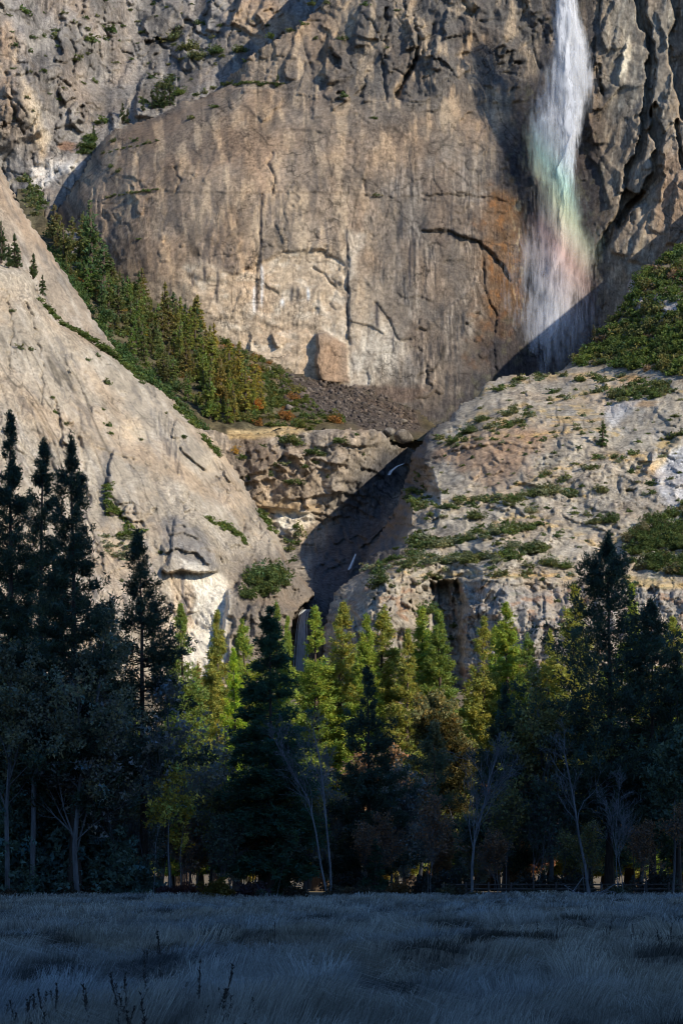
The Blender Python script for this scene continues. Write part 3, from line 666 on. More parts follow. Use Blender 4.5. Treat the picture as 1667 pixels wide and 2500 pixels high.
def h_col(U, V):
    c = np.ones(U.shape+(3,))*np.array([.345,.302,.236]); c *= (1+.22*fbm(U/60, V/45, 4, 161)+.12*fbm(U/12, V/9, 3, 162))[..., None]
    c = mixc(c, (.20,.18,.155), .5*sstep(.15,.6,fbm(U/70, V/14, 4, 163)))
    c = mixc(c, (.47,.42,.34), .5*sstep(.2,.6,fbm(U/30+V/40, V/40, 4, 164)))
    c = mixc(c, (.33,.225,.145), .7*polymask(U, V, [(1040,1100),(1150,1060),(1300,1040),(1340,1070),(1300,1120),(1250,1180),(1180,1170),(1090,1130)], 18, 22))
    grass = np.zeros(U.shape)
    for k, l in enumerate(LEDGES):
        dd, s, r = dist_line(l, *rough(U, V, 8, 36, 130+k)); sd = dd*s
        grass = np.maximum(grass, np.exp(-((sd-8)/9)**2)*sstep(-.15,.3,fbm(U/40, V/14, 3, 170+k)))
    grass = np.maximum(grass, .8*polymask(U, V, [(1300,1010),(1400,985),(1475,1000),(1470,1030),(1400,1045),(1330,1040)], 8, 14)*sstep(-.1,.25,fbm(U/50, V/7, 3, 168)))
    grass = np.maximum(grass, .9*polymask(U, V, [(1520,1405),(1667,1420),(1700,1430),(1700,1445),(1530,1432)], 6, 8))
    c = mixc(c, (.47,.35,.18), .8*grass)
    c = mixc(c, (.42,.26,.12), .6*blob(U, V, 1540, 925, 40, 12)); c = mixc(c, (.42,.26,.12), .5*blob(U, V, 1560, 985, 60, 9))
    c = mixc(c, (.46,.45,.43), .8*polymask(U, V, [(1590,1120),(1667,1080),(1700,1060),(1700,1280),(1640,1250),(1610,1210)], 10, 10))
    c = mixc(c, (.22,.22,.22), .5*streaks(U-V*.3, V, 165, 8, 70)*polymask(U, V, [(1590,1120),(1667,1080),(1700,1060),(1700,1280),(1640,1250),(1610,1210)], 10, 10))
    c = mixc(c, (.55,.42,.24), .7*polymask(U, V, [(1640,1075),(1660,1060),(1620,1130),(1590,1160),(1584,1140)], 4, 5))
    c = mixc(c, (.44,.43,.41), .7*polymask(U, V, [(1480,985),(1560,975),(1540,1010),(1490,1040),(1470,1020)], 8, 10))
    dc, s, r = dist_line(CLIFF, U, V); low = sstep(2,14,-dc*s)
    c = mixc(c, (.33,.295,.25), .7*low*sstep(1130,1160,U)); c = mixc(c, (.20,.185,.17), .5*low*streaks(U, V, 166, 8, 80))
    c = mixc(c, (.30,.19,.12), .6*low*sstep(.3,.6,fbm(U/40, V/22, 4, 167))); c = mixc(c, (.16,.165,.10), .6*sstep(.45,.7,fbm(U/60, V/14, 4, 169))*sstep(1500,1400,V)*sstep(1380,1410,V))
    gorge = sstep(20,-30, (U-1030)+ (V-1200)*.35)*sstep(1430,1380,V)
    c = mixc(c, (.13,.12,.11), .8*gorge)  # gorge flank painted darker to deepen its shade
    br = sstep(905,880,V-0*U)*sstep(1380,1420,U); c = mixc(c, (.14,.12,.085), .75*br)
    c = mixc(c, (.40,.36,.32), .9*br*np.clip(polymask(U, V, [(1529,690),(1600,660),(1600,700),(1560,760),(1532,730)], 6)+blob(U, V, 1630, 750, 46, 40)+blob(U, V, 1580, 820, 22, 10)+blob(U, V, 1620, 1, 2, 2), 0, 1))
    c = c*(1-0.45*joints(U+V*0.22, V-U*0.22, 121, 70, 50))[..., None]
    return c
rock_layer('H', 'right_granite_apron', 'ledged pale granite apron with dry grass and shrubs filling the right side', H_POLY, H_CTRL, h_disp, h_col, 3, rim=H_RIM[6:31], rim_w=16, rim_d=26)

# ---- valley floor, and the valley's other wall behind the camera that keeps the meadow in shade
def ground_z(x, y):
    return (0.30*fbm(x/14, y/9, 3, 201)+.22*fbm(x/2.6, y/3.2, 2, 203)*sstep(150, 60, y))*sstep(0, 30, y)*sstep(330, 230, y)+100*sstep(480, 1250, y)
def make_ground():
    m, nt, out = new_mat('dry_meadow_soil'); n = NT(nt); p = n.pos()
    a = n.noise(p, .5, 5, .6); b = n.noise(n.mapping(p, (.05, .05, .05)), 1.0, 4, .6)
    col = n.mix(n.rng(a, .3, .7, 0, 1), (.10, .085, .06, 1), (.20, .17, .12, 1))
    col = n.mix(n.rng(b, .35, .65, 0, .8), col, (.26, .19, .11, 1))
    nt.links.new(n.bsdf(col, .95, .1, n.bump(a, .8, .15)), out.inputs[0])
    xs = np.concatenate([-np.geomspace(3500, 62, 30), np.arange(-60, 61, 1.5), np.geomspace(62, 3500, 30)])
    ys = np.concatenate([-np.geomspace(1500, 12, 14), np.arange(-10, 300, 1.5), np.geomspace(301, 3000, 40)])
    X, Y = np.meshgrid(xs, ys); Z = ground_z(X, Y)
    h, w = X.shape; k = np.arange(h*w).reshape(h, w)
    F = np.stack([k[:-1, :-1], k[:-1, 1:], k[1:, 1:], k[1:, :-1]], -1).reshape(-1, 4)
    mk_obj('ground', mk_mesh('ground', np.stack([X, Y, Z], -1).reshape(-1, 3), F, None, m, True), kind='structure', label='flat meadow floor running back under the trees', category='ground')
make_ground()

def make_shade_ridge():
    xs = np.linspace(-2200, 3600, 117); ts = np.linspace(0, 1, 41)
    X, T = np.meshgrid(xs, ts)
    top = (RIDGE_H+10*fbm(X/300, X*0, 3, 210))*(.25+.75*sstep(480, 860, X)*sstep(2000, 1500, X))  # unseen crest: high only towards the sun, lowered elsewhere to let in skylight
    Y = -330-370*np.minimum(T/.5, 1)-1200*np.maximum(T-.5, 0)*2
    Z = np.where(T < .5, top*(T/.5)**.8, top*(1-.75*((T-.5)/.5)))+18*fbm(X/160, T*9, 4, 211)*np.sin(np.pi*np.minimum(T*2, 1))-4
    h, w = X.shape; k = np.arange(h*w).reshape(h, w)
    F = np.stack([k[:-1, :-1], k[1:, :-1], k[1:, 1:], k[:-1, 1:]], -1).reshape(-1, 4)
    V = np.stack([X, Y, Z], -1).reshape(-1, 3)
    c = np.ones((len(V), 3))*np.array([.20, .18, .15])
    mk_obj('valley_south_wall', mk_mesh('valley_south_wall', V, F, c, MAT_ROCK, True), kind='structure', label='high rocky valley wall opposite that shades the meadow', category='mountain')
SHADE_Y = 285.0        # the shade ends this far out on the valley floor
RIDGE_H = (SHADE_Y+700)*math.tan(el)/math.cos(az)
make_shade_ridge()

# ------------------------------------------------------------------ plants: builders
def tubes(segs, k=5):
    """segs: list of (p0, p1, r0, r1) -> vertices, quads"""
    S = np.array([[*a, *b, r, q] for a, b, r, q in segs], float)
    p0, p1, r0, r1 = S[:, :3], S[:, 3:6], S[:, 6], S[:, 7]
    d = p1-p0; d /= np.linalg.norm(d, axis=1, keepdims=True)+1e-9
    ref = np.where(np.abs(d[:, 2:3]) > .9, [[1., 0, 0]], [[0, 0, 1.]])
    x = np.cross(d, ref); x /= np.linalg.norm(x, axis=1, keepdims=True)+1e-9; y = np.cross(d, x)
    t = np.arange(k)*2*np.pi/k
    ring = np.cos(t)[None, :, None]*x[:, None]+np.sin(t)[None, :, None]*y[:, None]
    V = np.concatenate([p0[:, None]+ring*r0[:, None, None], p1[:, None]+ring*r1[:, None, None]], 1)
    n = len(S); b = np.arange(n)[:, None]*2*k; i = np.arange(k)[None]; j = (i+1) % k
    F = np.stack([b+i, b+j, b+k+j, b+k+i], -1).reshape(-1, 4)
    return V.reshape(-1, 3), F

def spikes(C, R, rg, n=12, w=.16, flat=1.0, up=.15, out=None, spread=.35):
    """clumps of n small leaf or needle triangles round each centre; returns verts, tris"""
    m = len(C); c = np.repeat(C, n, 0); r = np.repeat(R, n)
    d = rg.normal(size=(m*n, 3)); d[:, 2] = d[:, 2]*flat+up
    if out is not None: d += np.repeat(out, n, 0)*.9
    d /= np.linalg.norm(d, axis=1, keepdims=True)+1e-9
    s = np.cross(d, rg.normal(size=(m*n, 3))); s /= np.linalg.norm(s, axis=1, keepdims=True)+1e-9
    o = c+rg.normal(size=(m*n, 3))*(r*spread)[:, None]*np.array([1, 1, flat])
    L = (r*rg.uniform(.55, 1.15, m*n))[:, None]
    a = o-s*L*w; b = o+s*L*w; t = o+d*L
    return np.stack([a, b, t], 1).reshape(-1, 3), np.arange(m*n*3).reshape(-1, 3)

def leaves(C, R, rg, n=10, size=.4, flat=.8):
    """clumps of n leafy triangles scattered in a ball round each centre"""
    m = len(C); c = np.repeat(C, n, 0); r = np.repeat(R, n)
    o = rg.normal(size=(m*n, 3)); o /= np.linalg.norm(o, axis=1, keepdims=True)+1e-9
    o = c+o*(r*rg.uniform(.2, 1, m*n)**.5)[:, None]*np.array([1, 1, flat])
    a = rg.normal(size=(m*n, 3)); a /= np.linalg.norm(a, axis=1, keepdims=True)+1e-9
    b = np.cross(a, rg.normal(size=(m*n, 3))); b /= np.linalg.norm(b, axis=1, keepdims=True)+1e-9
    L = (r*size*rg.uniform(.6, 1.3, m*n))[:, None]
    return np.stack([o-a*L*.6-b*L*.45, o-a*L*.1+b*L*.55, o+a*L*.75], 1).reshape(-1, 3), np.arange(m*n*3).reshape(-1, 3)

def tint(m, n, rg, lo=.65, hi=1.3, warm=0.12):
    t = rg.uniform(lo, hi, m); w = rg.normal(0, warm, m)
    c = np.stack([t*(1+w), t, t*(1-w)], 1)
    return np.repeat(np.clip(c, .2, 2), n*3, 0)

def conifer(seed, H, R, style='pine', first=.2, nb=90, per=9, n=12, cl=.75, w=.16, gap=0.0, top=.85):
    """trunk mesh data, crown mesh data for a conifer of height H and crown radius R"""
    rg = np.random.default_rng(seed)
    r0 = H*.0125
    wob = np.cumsum(rg.normal(0, .0035*H, (9, 2)), 0)*np.linspace(0, 1, 9)[:, None]
    zz = np.linspace(0, H, 9)
    def axis(z): return np.array([np.interp(z, zz, wob[:, 0]), np.interp(z, zz, wob[:, 1]), z])
    segs = []
    for i in range(8):
        f0, f1 = 1-i/8, 1-(i+1)/8
        segs.append((axis(zz[i]), axis(zz[i+1]), r0*f0+.02+(r0*.5 if i == 0 else 0), r0*f1+.02))
    C = []; RR = []; OUT = []
    hs = first+(1-first)*np.sort(rg.uniform(0, 1, nb)**(1.12))
    lob = rg.uniform(0, 2*np.pi, 6)
    for h in hs:
        t = (h-first)/(1-first)
        a = rg.uniform(0, 2*np.pi)
        if style == 'pine':
            prof = (1-t)**.95*(.7+.3*sstep(0, .25, t))*(1+.2*math.sin(7*h*3+lob[0]))+.015
            L = R*prof*rg.uniform(.6, 1.18); e0, e1 = -.12+.75*t, .25+.4*t
        elif style == 'fir':
            prof = (1-t)**.8*(.72+.28*sstep(0, .3, t))+.02; L = R*prof*rg.uniform(.82, 1.1); e0, e1 = -.22+.55*t, -.30+.4*t
        else:
            prof = (1-t)**.82*(.8+.2*sstep(0, .2, t))+.01
            L = R*prof*rg.uniform(.78, 1.08); e0, e1 = .05+.5*t, .35+.4*t
        if gap and rg.uniform() < gap*(1-t): continue
        p = axis(h*H); d0 = np.array([math.cos(a)*math.cos(e0), math.sin(a)*math.cos(e0), math.sin(e0)])
        d1 = np.array([math.cos(a)*math.cos(e1), math.sin(a)*math.cos(e1), math.sin(e1)])
        mid = p+d0*L*.55; end = mid+d1*L*.45
        br = max(.02, r0*.16*(1-t)+.012)
        segs.append((p, mid, br, br*.6)); segs.append((mid, end, br*.6, .01))
        side = np.array([-math.sin(a), math.cos(a), 0])
        k = max(2, int(per*(.35+.65*L/R)))
        s = rg.uniform(.22 if style != 'pine' else .35, 1.05, k)
        lat = rg.normal(0, .5, k)*L*.30*(1.15-s*.6)
        q = np.where(s[:, None] < .55, p+(mid-p)*(s/.55)[:, None], mid+(end-mid)*((s-.55)/.45)[:, None])
        q = q+side*lat[:, None]; q[:, 2] += rg.normal(0, .035*R, k)-(np.abs(lat)*.12 if style == 'fir' else 0)
        C.append(q); RR.append(rg.uniform(.7, 1.2, k)*cl*(.55+.45*(1-t))); OUT.append(np.repeat((d1*.8+[0, 0, .1])[None], k, 0))
    # the leader
    kt = 10; zt = np.linspace(top, 1.0, kt)*H
    C.append(np.stack([axis(z) for z in zt])+rg.normal(0, .015*R, (kt, 3))); RR.append(np.linspace(.8, .45, kt)*cl); OUT.append(np.tile([[0, 0, .9]], (kt, 1)))
    C = np.concatenate(C); RR = np.concatenate(RR); OUT = np.concatenate(OUT)
    V, F = spikes(C, RR, rg, n, w, .55 if style == 'fir' else 1.0, .25 if style == 'pine' else .1, OUT)
    rad = np.hypot(C[:, 0], C[:, 1]); 
    T = tint(len(C), n, rg, .62, 1.32, .13)
    a, b = tubes(segs[:8], 7); c, d = tubes(segs[8:], 3)
    return (np.concatenate([a, c]), np.concatenate([b, d+len(a)])), (V, F, T)

def broadleaf(seed, H, spread=.35, trunks=1, leaf=0, leafsize=.28, nl=6, start=.3, side=26, deep=3, r=.014, lean=0.0, twig=6):
    """a deciduous tree: stems, limbs and twigs as tapered tubes, leaves where wanted"""
    rg = np.random.default_rng(seed); segs = []; tips = []
    def grow(p, d, L, rad, lev):
        n = 5 if lev == 0 else (4 if lev == 1 else 3)
        pts = [p]; rs = [rad]
        for i in range(n):
            d = d+rg.normal(0, .10 if lev == 0 else .20, 3)+np.array([0, 0, .05 if lev == 0 else .10]); d = d/np.linalg.norm(d)
            q = pts[-1]+d*L/n; segs.append((pts[-1], q, rs[-1], max(rs[-1]*(1-.8/n), .008))); rs.append(max(rs[-1]*(1-.8/n), .008)); pts.append(q)
        if lev >= 2: tips.extend(pts[1:])
        if lev >= deep: return
        m = side if lev == 0 else (7 if lev == 1 else twig)
        for j in range(m):
            s = rg.uniform(start if lev == 0 else .2, 1.0)*n; i = min(int(s), n-1); q = pts[i]+(pts[i+1]-pts[i])*(s-i)
            a = rg.uniform(0, 2*np.pi); ax = (pts[i+1]-pts[i]); ax = ax/np.linalg.norm(ax)
            x = np.cross(ax, [.3, .9, .2]); x /= np.linalg.norm(x); y = np.cross(ax, x)
            o = x*math.cos(a)+y*math.sin(a); sp = rg.uniform(.5, 1.0)*(spread*2.2 if lev == 0 else .9)
            dd = ax+o*sp; dd /= np.linalg.norm(dd)
            ll = L*(1-.75*s/n)*rg.uniform(.35, .65) if lev == 0 else L*rg.uniform(.3, .55)
            grow(q, dd, max(ll, .4), max(rs[i]*.42, .009), lev+1)
    for t in range(trunks):
        a = rg.uniform(0, 2*np.pi); k = .10 if trunks > 1 else .03
        grow(np.array([.25*math.cos(a)*(trunks > 1), .25*math.sin(a)*(trunks > 1), 0.]), np.array([k*math.cos(a)+lean, k*math.sin(a), 1.]), H*rg.uniform(.85, 1), H*r*rg.uniform(.7, 1), 0)
    V, F = tubes(segs, 3)
    crown = None
    if leaf > 0:
        C = np.array(tips); C = C[rg.uniform(size=len(C)) < leaf]
        C = C+rg.normal(0, .15, C.shape)
        Vl, Fl = leaves(C, np.full(len(C), .55), rg, nl, leafsize/.55)
        crown = (Vl, Fl, tint(len(C), nl, rg, .55, 1.4, .15))
    return (V, F), crown

def bush_data(seed, clumps=60, n=12, size=.42, tall=.75, cl=.33):
    """a shrub of radius 1 standing on z = 0"""
    rg = np.random.default_rng(seed)
    d = rg.normal(size=(clumps, 3)); d[:, 2] = np.abs(d[:, 2])*.9; d /= np.linalg.norm(d, axis=1, keepdims=True)
    lob = 1+.28*np.sin(3*np.arctan2(d[:, 1], d[:, 0])+seed)+.18*rg.normal(size=clumps)
    C = d*(rg.uniform(.35, .82, clumps)*lob)[:, None]*np.array([1, 1, tall*1.15]); C[:, 2] += .08
    V, F = leaves(C, rg.uniform(.7, 1.25, clumps)*cl, rg, n, size, .8)
    V[:, 2] = np.maximum(V[:, 2], -.12)
    return V, F, tint(clumps, n, rg, .55, 1.4, .12)

def tree_thing(name, loc, tm, cm, color, label, cat, group=None, rotz=0, scale=1.0):
    e = bpy.data.objects.new(name, None); COL.objects.link(e); e.location = loc; e.rotation_euler = (0, 0, rotz)
    e.scale = (scale,)*3 if np.isscalar(scale) else scale
    e['label'] = label; e['category'] = cat
    if group: e['group'] = group
    mk_obj('trunk', tm, e)
    if cm is not None: mk_obj('crown', cm, e, color=color)
    return e

MAT_BARK = bark_material('pine_bark', (.055, .042, .034), (.13, .095, .07))
MAT_PALE = bark_material('pale_bark', (.10, .10, .10), (.30, .30, .30), 3)
MAT_GREY = bark_material('grey_bark', (.10, .095, .09), (.24, .23, .22), 4)

def gx(u, y): return (u-833.5)/FPX*y
def gz(x, y): return float(ground_z(np.array([float(x)]), np.array([float(y)]))[0])

def make_conifer(name, u, apex, y, half, style, color, label, group=None, seed=1, bark=None, **kw):
    x = gx(u, y); z0 = gz(x, y)-.1; H = EYE+(HZ-apex)/FPX*y-z0; R = {'pine': 2.0, 'fir': 1.65, 'cedar': 1.75}[style]*half/FPX*y
    (tv, tf), (cv, cf, ct) = conifer(seed, H, R, style, **kw)
    tree_thing(name, (x, y, z0), mk_mesh('trunk', tv, tf, None, bark or MAT_BARK), mk_mesh('crown', cv, cf, ct, MAT_NEEDLE), color, label, 'tree', group)

EDGE = [(24,'the tallest left-edge pine'),(183,'the third tall left pine'),(352,'the slim dark pine'),(440,'the yellow-topped saplings'),(532,'the ochre bush'),(660,'the big dark fir'),(806,'the white-barked tree'),(905,'the dark cone-shaped pine'),(1020,'the olive-brown oak'),
        (1152,'the pale-stemmed leafless tree'),(1236,'the dark rounded pine'),(1345,'the dark forked tree'),(1487,'the tallest right-hand pine'),(1592,'the broad right-hand pine'),(1667,'the right edge of the picture')]
def beside(u):
    d, n = min(((u-q, n) for q, n in EDGE), key=lambda t: abs(t[0]))
    return 'behind '+n if abs(d) < 14 else ('left of ' if d < 0 else 'right of ')+n
def hue(c):
    r, g, b = c
    if r > .28 and g < .6*r: return 'rust-orange'
    if r > .28 and g > .7*r: return 'yellow'
    if r > g*1.2: return 'brown'
    if b > .8*g: return 'grey'
    if r > .85*g: return 'olive'
    return 'green'

# ------------------------------------------------------------------ dark conifers along the edge of the meadow
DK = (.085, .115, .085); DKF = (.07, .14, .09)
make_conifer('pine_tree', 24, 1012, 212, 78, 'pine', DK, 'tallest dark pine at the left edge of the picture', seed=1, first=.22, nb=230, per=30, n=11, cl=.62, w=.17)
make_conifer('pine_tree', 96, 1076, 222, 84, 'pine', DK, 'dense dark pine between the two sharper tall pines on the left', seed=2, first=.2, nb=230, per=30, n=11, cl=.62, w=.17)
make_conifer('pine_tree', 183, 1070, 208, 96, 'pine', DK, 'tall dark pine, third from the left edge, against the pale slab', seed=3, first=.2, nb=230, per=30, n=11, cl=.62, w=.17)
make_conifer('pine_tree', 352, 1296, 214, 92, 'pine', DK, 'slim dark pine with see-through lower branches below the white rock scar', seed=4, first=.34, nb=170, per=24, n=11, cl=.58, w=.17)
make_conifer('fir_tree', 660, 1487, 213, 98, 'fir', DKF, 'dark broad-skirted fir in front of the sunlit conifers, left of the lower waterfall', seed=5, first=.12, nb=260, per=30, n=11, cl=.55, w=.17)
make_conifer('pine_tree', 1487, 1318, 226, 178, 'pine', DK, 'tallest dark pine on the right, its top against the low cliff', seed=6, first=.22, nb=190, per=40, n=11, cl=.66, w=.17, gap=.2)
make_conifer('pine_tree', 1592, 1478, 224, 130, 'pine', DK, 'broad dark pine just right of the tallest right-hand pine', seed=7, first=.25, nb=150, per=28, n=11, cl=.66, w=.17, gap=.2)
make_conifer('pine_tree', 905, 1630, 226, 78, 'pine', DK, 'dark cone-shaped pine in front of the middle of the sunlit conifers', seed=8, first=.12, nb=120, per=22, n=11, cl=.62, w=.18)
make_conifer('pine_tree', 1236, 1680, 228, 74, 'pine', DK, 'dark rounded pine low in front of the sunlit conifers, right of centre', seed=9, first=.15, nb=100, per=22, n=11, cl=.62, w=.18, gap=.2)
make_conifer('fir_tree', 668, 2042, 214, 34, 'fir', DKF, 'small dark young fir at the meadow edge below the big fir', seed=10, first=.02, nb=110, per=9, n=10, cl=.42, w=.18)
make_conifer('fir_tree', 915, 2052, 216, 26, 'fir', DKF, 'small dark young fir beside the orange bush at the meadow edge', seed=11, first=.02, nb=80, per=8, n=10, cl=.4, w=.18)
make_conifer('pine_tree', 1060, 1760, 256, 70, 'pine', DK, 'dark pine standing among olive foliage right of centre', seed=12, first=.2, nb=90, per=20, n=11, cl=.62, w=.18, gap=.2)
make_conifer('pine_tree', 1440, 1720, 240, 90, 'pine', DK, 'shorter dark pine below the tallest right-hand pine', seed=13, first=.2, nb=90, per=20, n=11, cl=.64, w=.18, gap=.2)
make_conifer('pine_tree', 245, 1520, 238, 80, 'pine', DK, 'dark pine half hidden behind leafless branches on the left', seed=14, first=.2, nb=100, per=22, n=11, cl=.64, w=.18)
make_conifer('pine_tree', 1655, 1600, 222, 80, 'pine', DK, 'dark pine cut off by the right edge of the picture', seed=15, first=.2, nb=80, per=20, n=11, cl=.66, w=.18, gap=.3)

# ------------------------------------------------------------------ sunlit conifers behind them
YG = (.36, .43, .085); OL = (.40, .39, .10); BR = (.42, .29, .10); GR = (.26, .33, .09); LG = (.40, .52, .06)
LIT = [  # u, apex, y, half width, style, colour, label
 (455,1490,300,46,'cedar',GR,'green conifer against the foot of the white rock scar'),
 (530,1502,318,42,'cedar',OL,'olive conifer just right of the white rock scar'),
 (600,1528,330,46,'cedar',YG,'sunlit conifer between the white scar and the dark fir'),
 (578,1596,300,34,'cedar',LG,'small bright yellow-green conifer left of the dark fir'),
 (680,1486,330,40,'cedar',GR,'conifer tip showing behind the top of the dark fir'),
 (700,1522,340,30,'cedar',YG,'conifer rising in front of the lower waterfall'),
 (776,1496,318,52,'cedar',YG,'full sunlit conifer just right of the lower waterfall'),
 (823,1486,322,54,'cedar',OL,'sunlit conifer with a sharp top, second right of the lower waterfall'),
 (886,1510,316,46,'cedar',YG,'sunlit conifer directly above the dark cone-shaped pine'),
 (930,1494,326,60,'cedar',OL,'tall sunlit conifer right of the dark cone-shaped pine'),
 (994,1552,314,44,'cedar',OL,'shorter sunlit conifer left of the pair below the dark recess'),
 (1032,1498,322,54,'cedar',YG,'sunlit conifer, left one of the pair below the dark recess'),
 (1078,1505,318,56,'cedar',GR,'sunlit conifer, right one of the pair below the dark recess'),
 (1176,1520,318,48,'cedar',OL,'sunlit conifer right of the dark recess in the low cliff'),
 (1210,1542,328,40,'cedar',YG,'slender sunlit conifer left of the tallest one below the low cliff'),
 (1248,1482,322,58,'cedar',YG,'tallest sunlit conifer below the right-hand low cliff'),
 (1285,1560,314,46,'cedar',GR,'sunlit conifer behind the dark rounded pine'),
 (1333,1552,320,40,'cedar',OL,'narrow sunlit conifer left of the tallest dark right-hand pine'),
 (1392,1440,312,62,'cedar',OL,'tall olive conifer touching the left side of the tallest right-hand pine'),
 (1536,1445,316,46,'cedar',YG,'sunlit conifer tip right beside the tallest right-hand pine'),
 (1640,1520,312,70,'cedar',OL,'yellowish conifer near the right edge behind the dark pines'),
 (1670,1640,300,60,'cedar',YG,'bright yellow-green conifer cut off by the right edge'),
]
CEDAR = []
for i in range(7):
    (tv, tf), (cv, cf, ct) = conifer(40+i, 36, (5.6, 5.0, 6.2, 5.3, 6.0, 4.8, 5.6)[i], 'cedar', first=.08, nb=240, per=34, n=9, cl=.52, w=.2)
    CEDAR.append((mk_mesh('trunk', tv, tf, None, MAT_BARK), mk_mesh('crown', cv, cf, ct, MAT_NEEDLE)))
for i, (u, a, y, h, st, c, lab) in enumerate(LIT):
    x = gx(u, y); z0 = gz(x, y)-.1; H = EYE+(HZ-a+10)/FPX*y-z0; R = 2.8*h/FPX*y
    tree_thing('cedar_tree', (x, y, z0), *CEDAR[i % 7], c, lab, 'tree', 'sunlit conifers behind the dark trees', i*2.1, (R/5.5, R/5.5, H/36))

# conifers deeper in the wood (copies of four)
rg = np.random.default_rng(99)
for i in range(52):
    u = -20+i*33+rg.uniform(-14, 14); y = rg.uniform(336, 470); x = gx(u, y); z0 = gz(x, y)-.2; a = rg.uniform(1580, 1740) if u > 430 else rg.uniform(1680, 1800)
    H = EYE+(HZ-a)/FPX*y-z0; k = rg.integers(7); R = H*rg.uniform(.15, .21); c = (OL, YG, BR, GR)[rg.integers(4)]
    tree_thing('conifer_tree', (x, y, z0), *CEDAR[k], c, '%s conifer deep in the wood, glimpsed %s' % (hue(c), beside(u)), 'tree', 'conifers deep in the wood', rg.uniform(0, 6), (R/5.5, R/5.5, H/36))

# ------------------------------------------------------------------ leafless and thinly leaved trees along the meadow edge
def make_broad(name, u, top, y, label, color=None, group=None, seed=1, bark=None, **kw):
    x = gx(u, y); z0 = gz(x, y)-.1; H = EYE+(HZ-top)/FPX*y-z0
    (tv, tf), cr = broadleaf(seed, H, **kw)
    tree_thing(name, (x, y, z0), mk_mesh('trunk', tv, tf, None, bark or MAT_GREY), mk_mesh('crown', *cr, MAT_LEAF) if cr else None, color, label, 'tree', group)
OLV = (.29, .25, .10); YEL = (.62, .48, .10); DGR = (.15, .19, .13); RUS = (.36, .20, .12); GRY = (.33, .31, .29)
make_broad('birch_tree', 806, 1730, 208, 'white-barked leafless tree with two stems in front of the wood, near the centre', seed=301, bark=MAT_PALE, trunks=2, spread=.22, side=16, start=.45, r=.009)
make_broad('birch_tree', 1152, 1800, 209, 'pale-stemmed leafless tree right of centre at the meadow edge', seed=302, bark=MAT_PALE, spread=.22, side=18, start=.3, r=.011)
make_broad('birch_tree', 1436, 1780, 212, 'pale dead tree leaning left below the tallest right-hand pine', seed=303, bark=MAT_PALE, spread=.2, side=10, start=.45, r=.012, lean=-.16)
make_broad('birch_tree', 1515, 1900, 208, 'thin pale twin-stemmed sapling in front of the big right-hand trunks', seed=304, bark=MAT_PALE, trunks=2, spread=.2, side=10, r=.006)
make_broad('oak_tree', 1345, 1700, 224, 'dark forked tree with sparse olive leaves right of centre', OLV, seed=305, trunks=1, spread=.4, side=16, start=.4, r=.018, leaf=.35, leafsize=.3)
make_broad('cottonwood_tree', 80, 1530, 209, 'large grey cottonwood with a few leaves at the left edge', (.26, .25, .17), seed=306, spread=.4, side=24, start=.2, r=.016, leaf=.6, leafsize=.26, nl=6)
make_broad('cottonwood_tree', 190, 1560, 207, 'grey twiggy cottonwood below the third tall pine', (.26, .25, .17), seed=307, spread=.42, side=24, start=.15, r=.014, leaf=.55, leafsize=.26)
make_broad('cottonwood_tree', 20, 1600, 206, 'twiggy half-bare tree cut off by the left edge', (.26, .25, .17), seed=308, spread=.4, side=22, start=.15, r=.014, leaf=.55, leafsize=.26)
make_broad('cottonwood_tree', 300, 1640, 210, 'bare grey tree with tangled twigs left of the slim dark pine', GRY, seed=309, spread=.45, side=22, start=.25, r=.012, leaf=.12)
make_broad('cottonwood_tree', 420, 1720, 211, 'bare tangled tree right of the slim dark pine', GRY, seed=310, spread=.45, side=22, start=.25, r=.012, leaf=.1)
make_broad('cottonwood_tree', 510, 1780, 226, 'leafless purple-grey tree left of the big fir', GRY, seed=311, spread=.42, side=22, start=.2, r=.012, leaf=.12)
make_broad('cottonwood_tree', 745, 1900, 230, 'leafless tangle between the big fir and the white-barked tree', GRY, seed=312, spread=.4, side=20, start=.2, r=.011, leaf=.1)
make_broad('maple_tree', 880, 1815, 290, 'sunlit pinkish-tan tree behind the white-barked tree', (.42, .26, .15), seed=313, spread=.45, side=22, start=.3, r=.013, leaf=.9, nl=7, leafsize=.34)
make_broad('oak_tree', 1020, 1740, 272, 'olive-brown leafy oak right of the dark cone-shaped pine', OLV, seed=314, spread=.42, side=24, start=.3, r=.015, leaf=.8, leafsize=.32)
make_broad('oak_tree', 1110, 1790, 270, 'brownish oak behind the pale-stemmed leafless tree', (.12, .095, .03), seed=315, spread=.42, side=22, start=.25, r=.014, leaf=.7, leafsize=.3)
make_broad('oak_tree', 955, 1850, 232, 'dark bare oak between the white-barked tree and the olive oak', GRY, seed=316, spread=.4, side=22, start=.25, r=.013, leaf=.15)
make_broad('oak_tree', 1225, 1850, 236, 'dark twiggy oak left of the forked tree', RUS, seed=317, spread=.42, side=22, start=.25, r=.014, leaf=.4, leafsize=.28)
make_broad('oak_tree', 1560, 1800, 238, 'dark leafy oak in front of the broad right-hand pine', DGR, seed=318, spread=.4, side=24, start=.3, r=.018, leaf=.8, leafsize=.32)
make_broad('oak_tree', 1640, 1830, 214, 'dark bushy tree at the right edge above the fence', DGR, seed=319, spread=.4, side=22, start=.25, r=.014, leaf=.45, leafsize=.3)
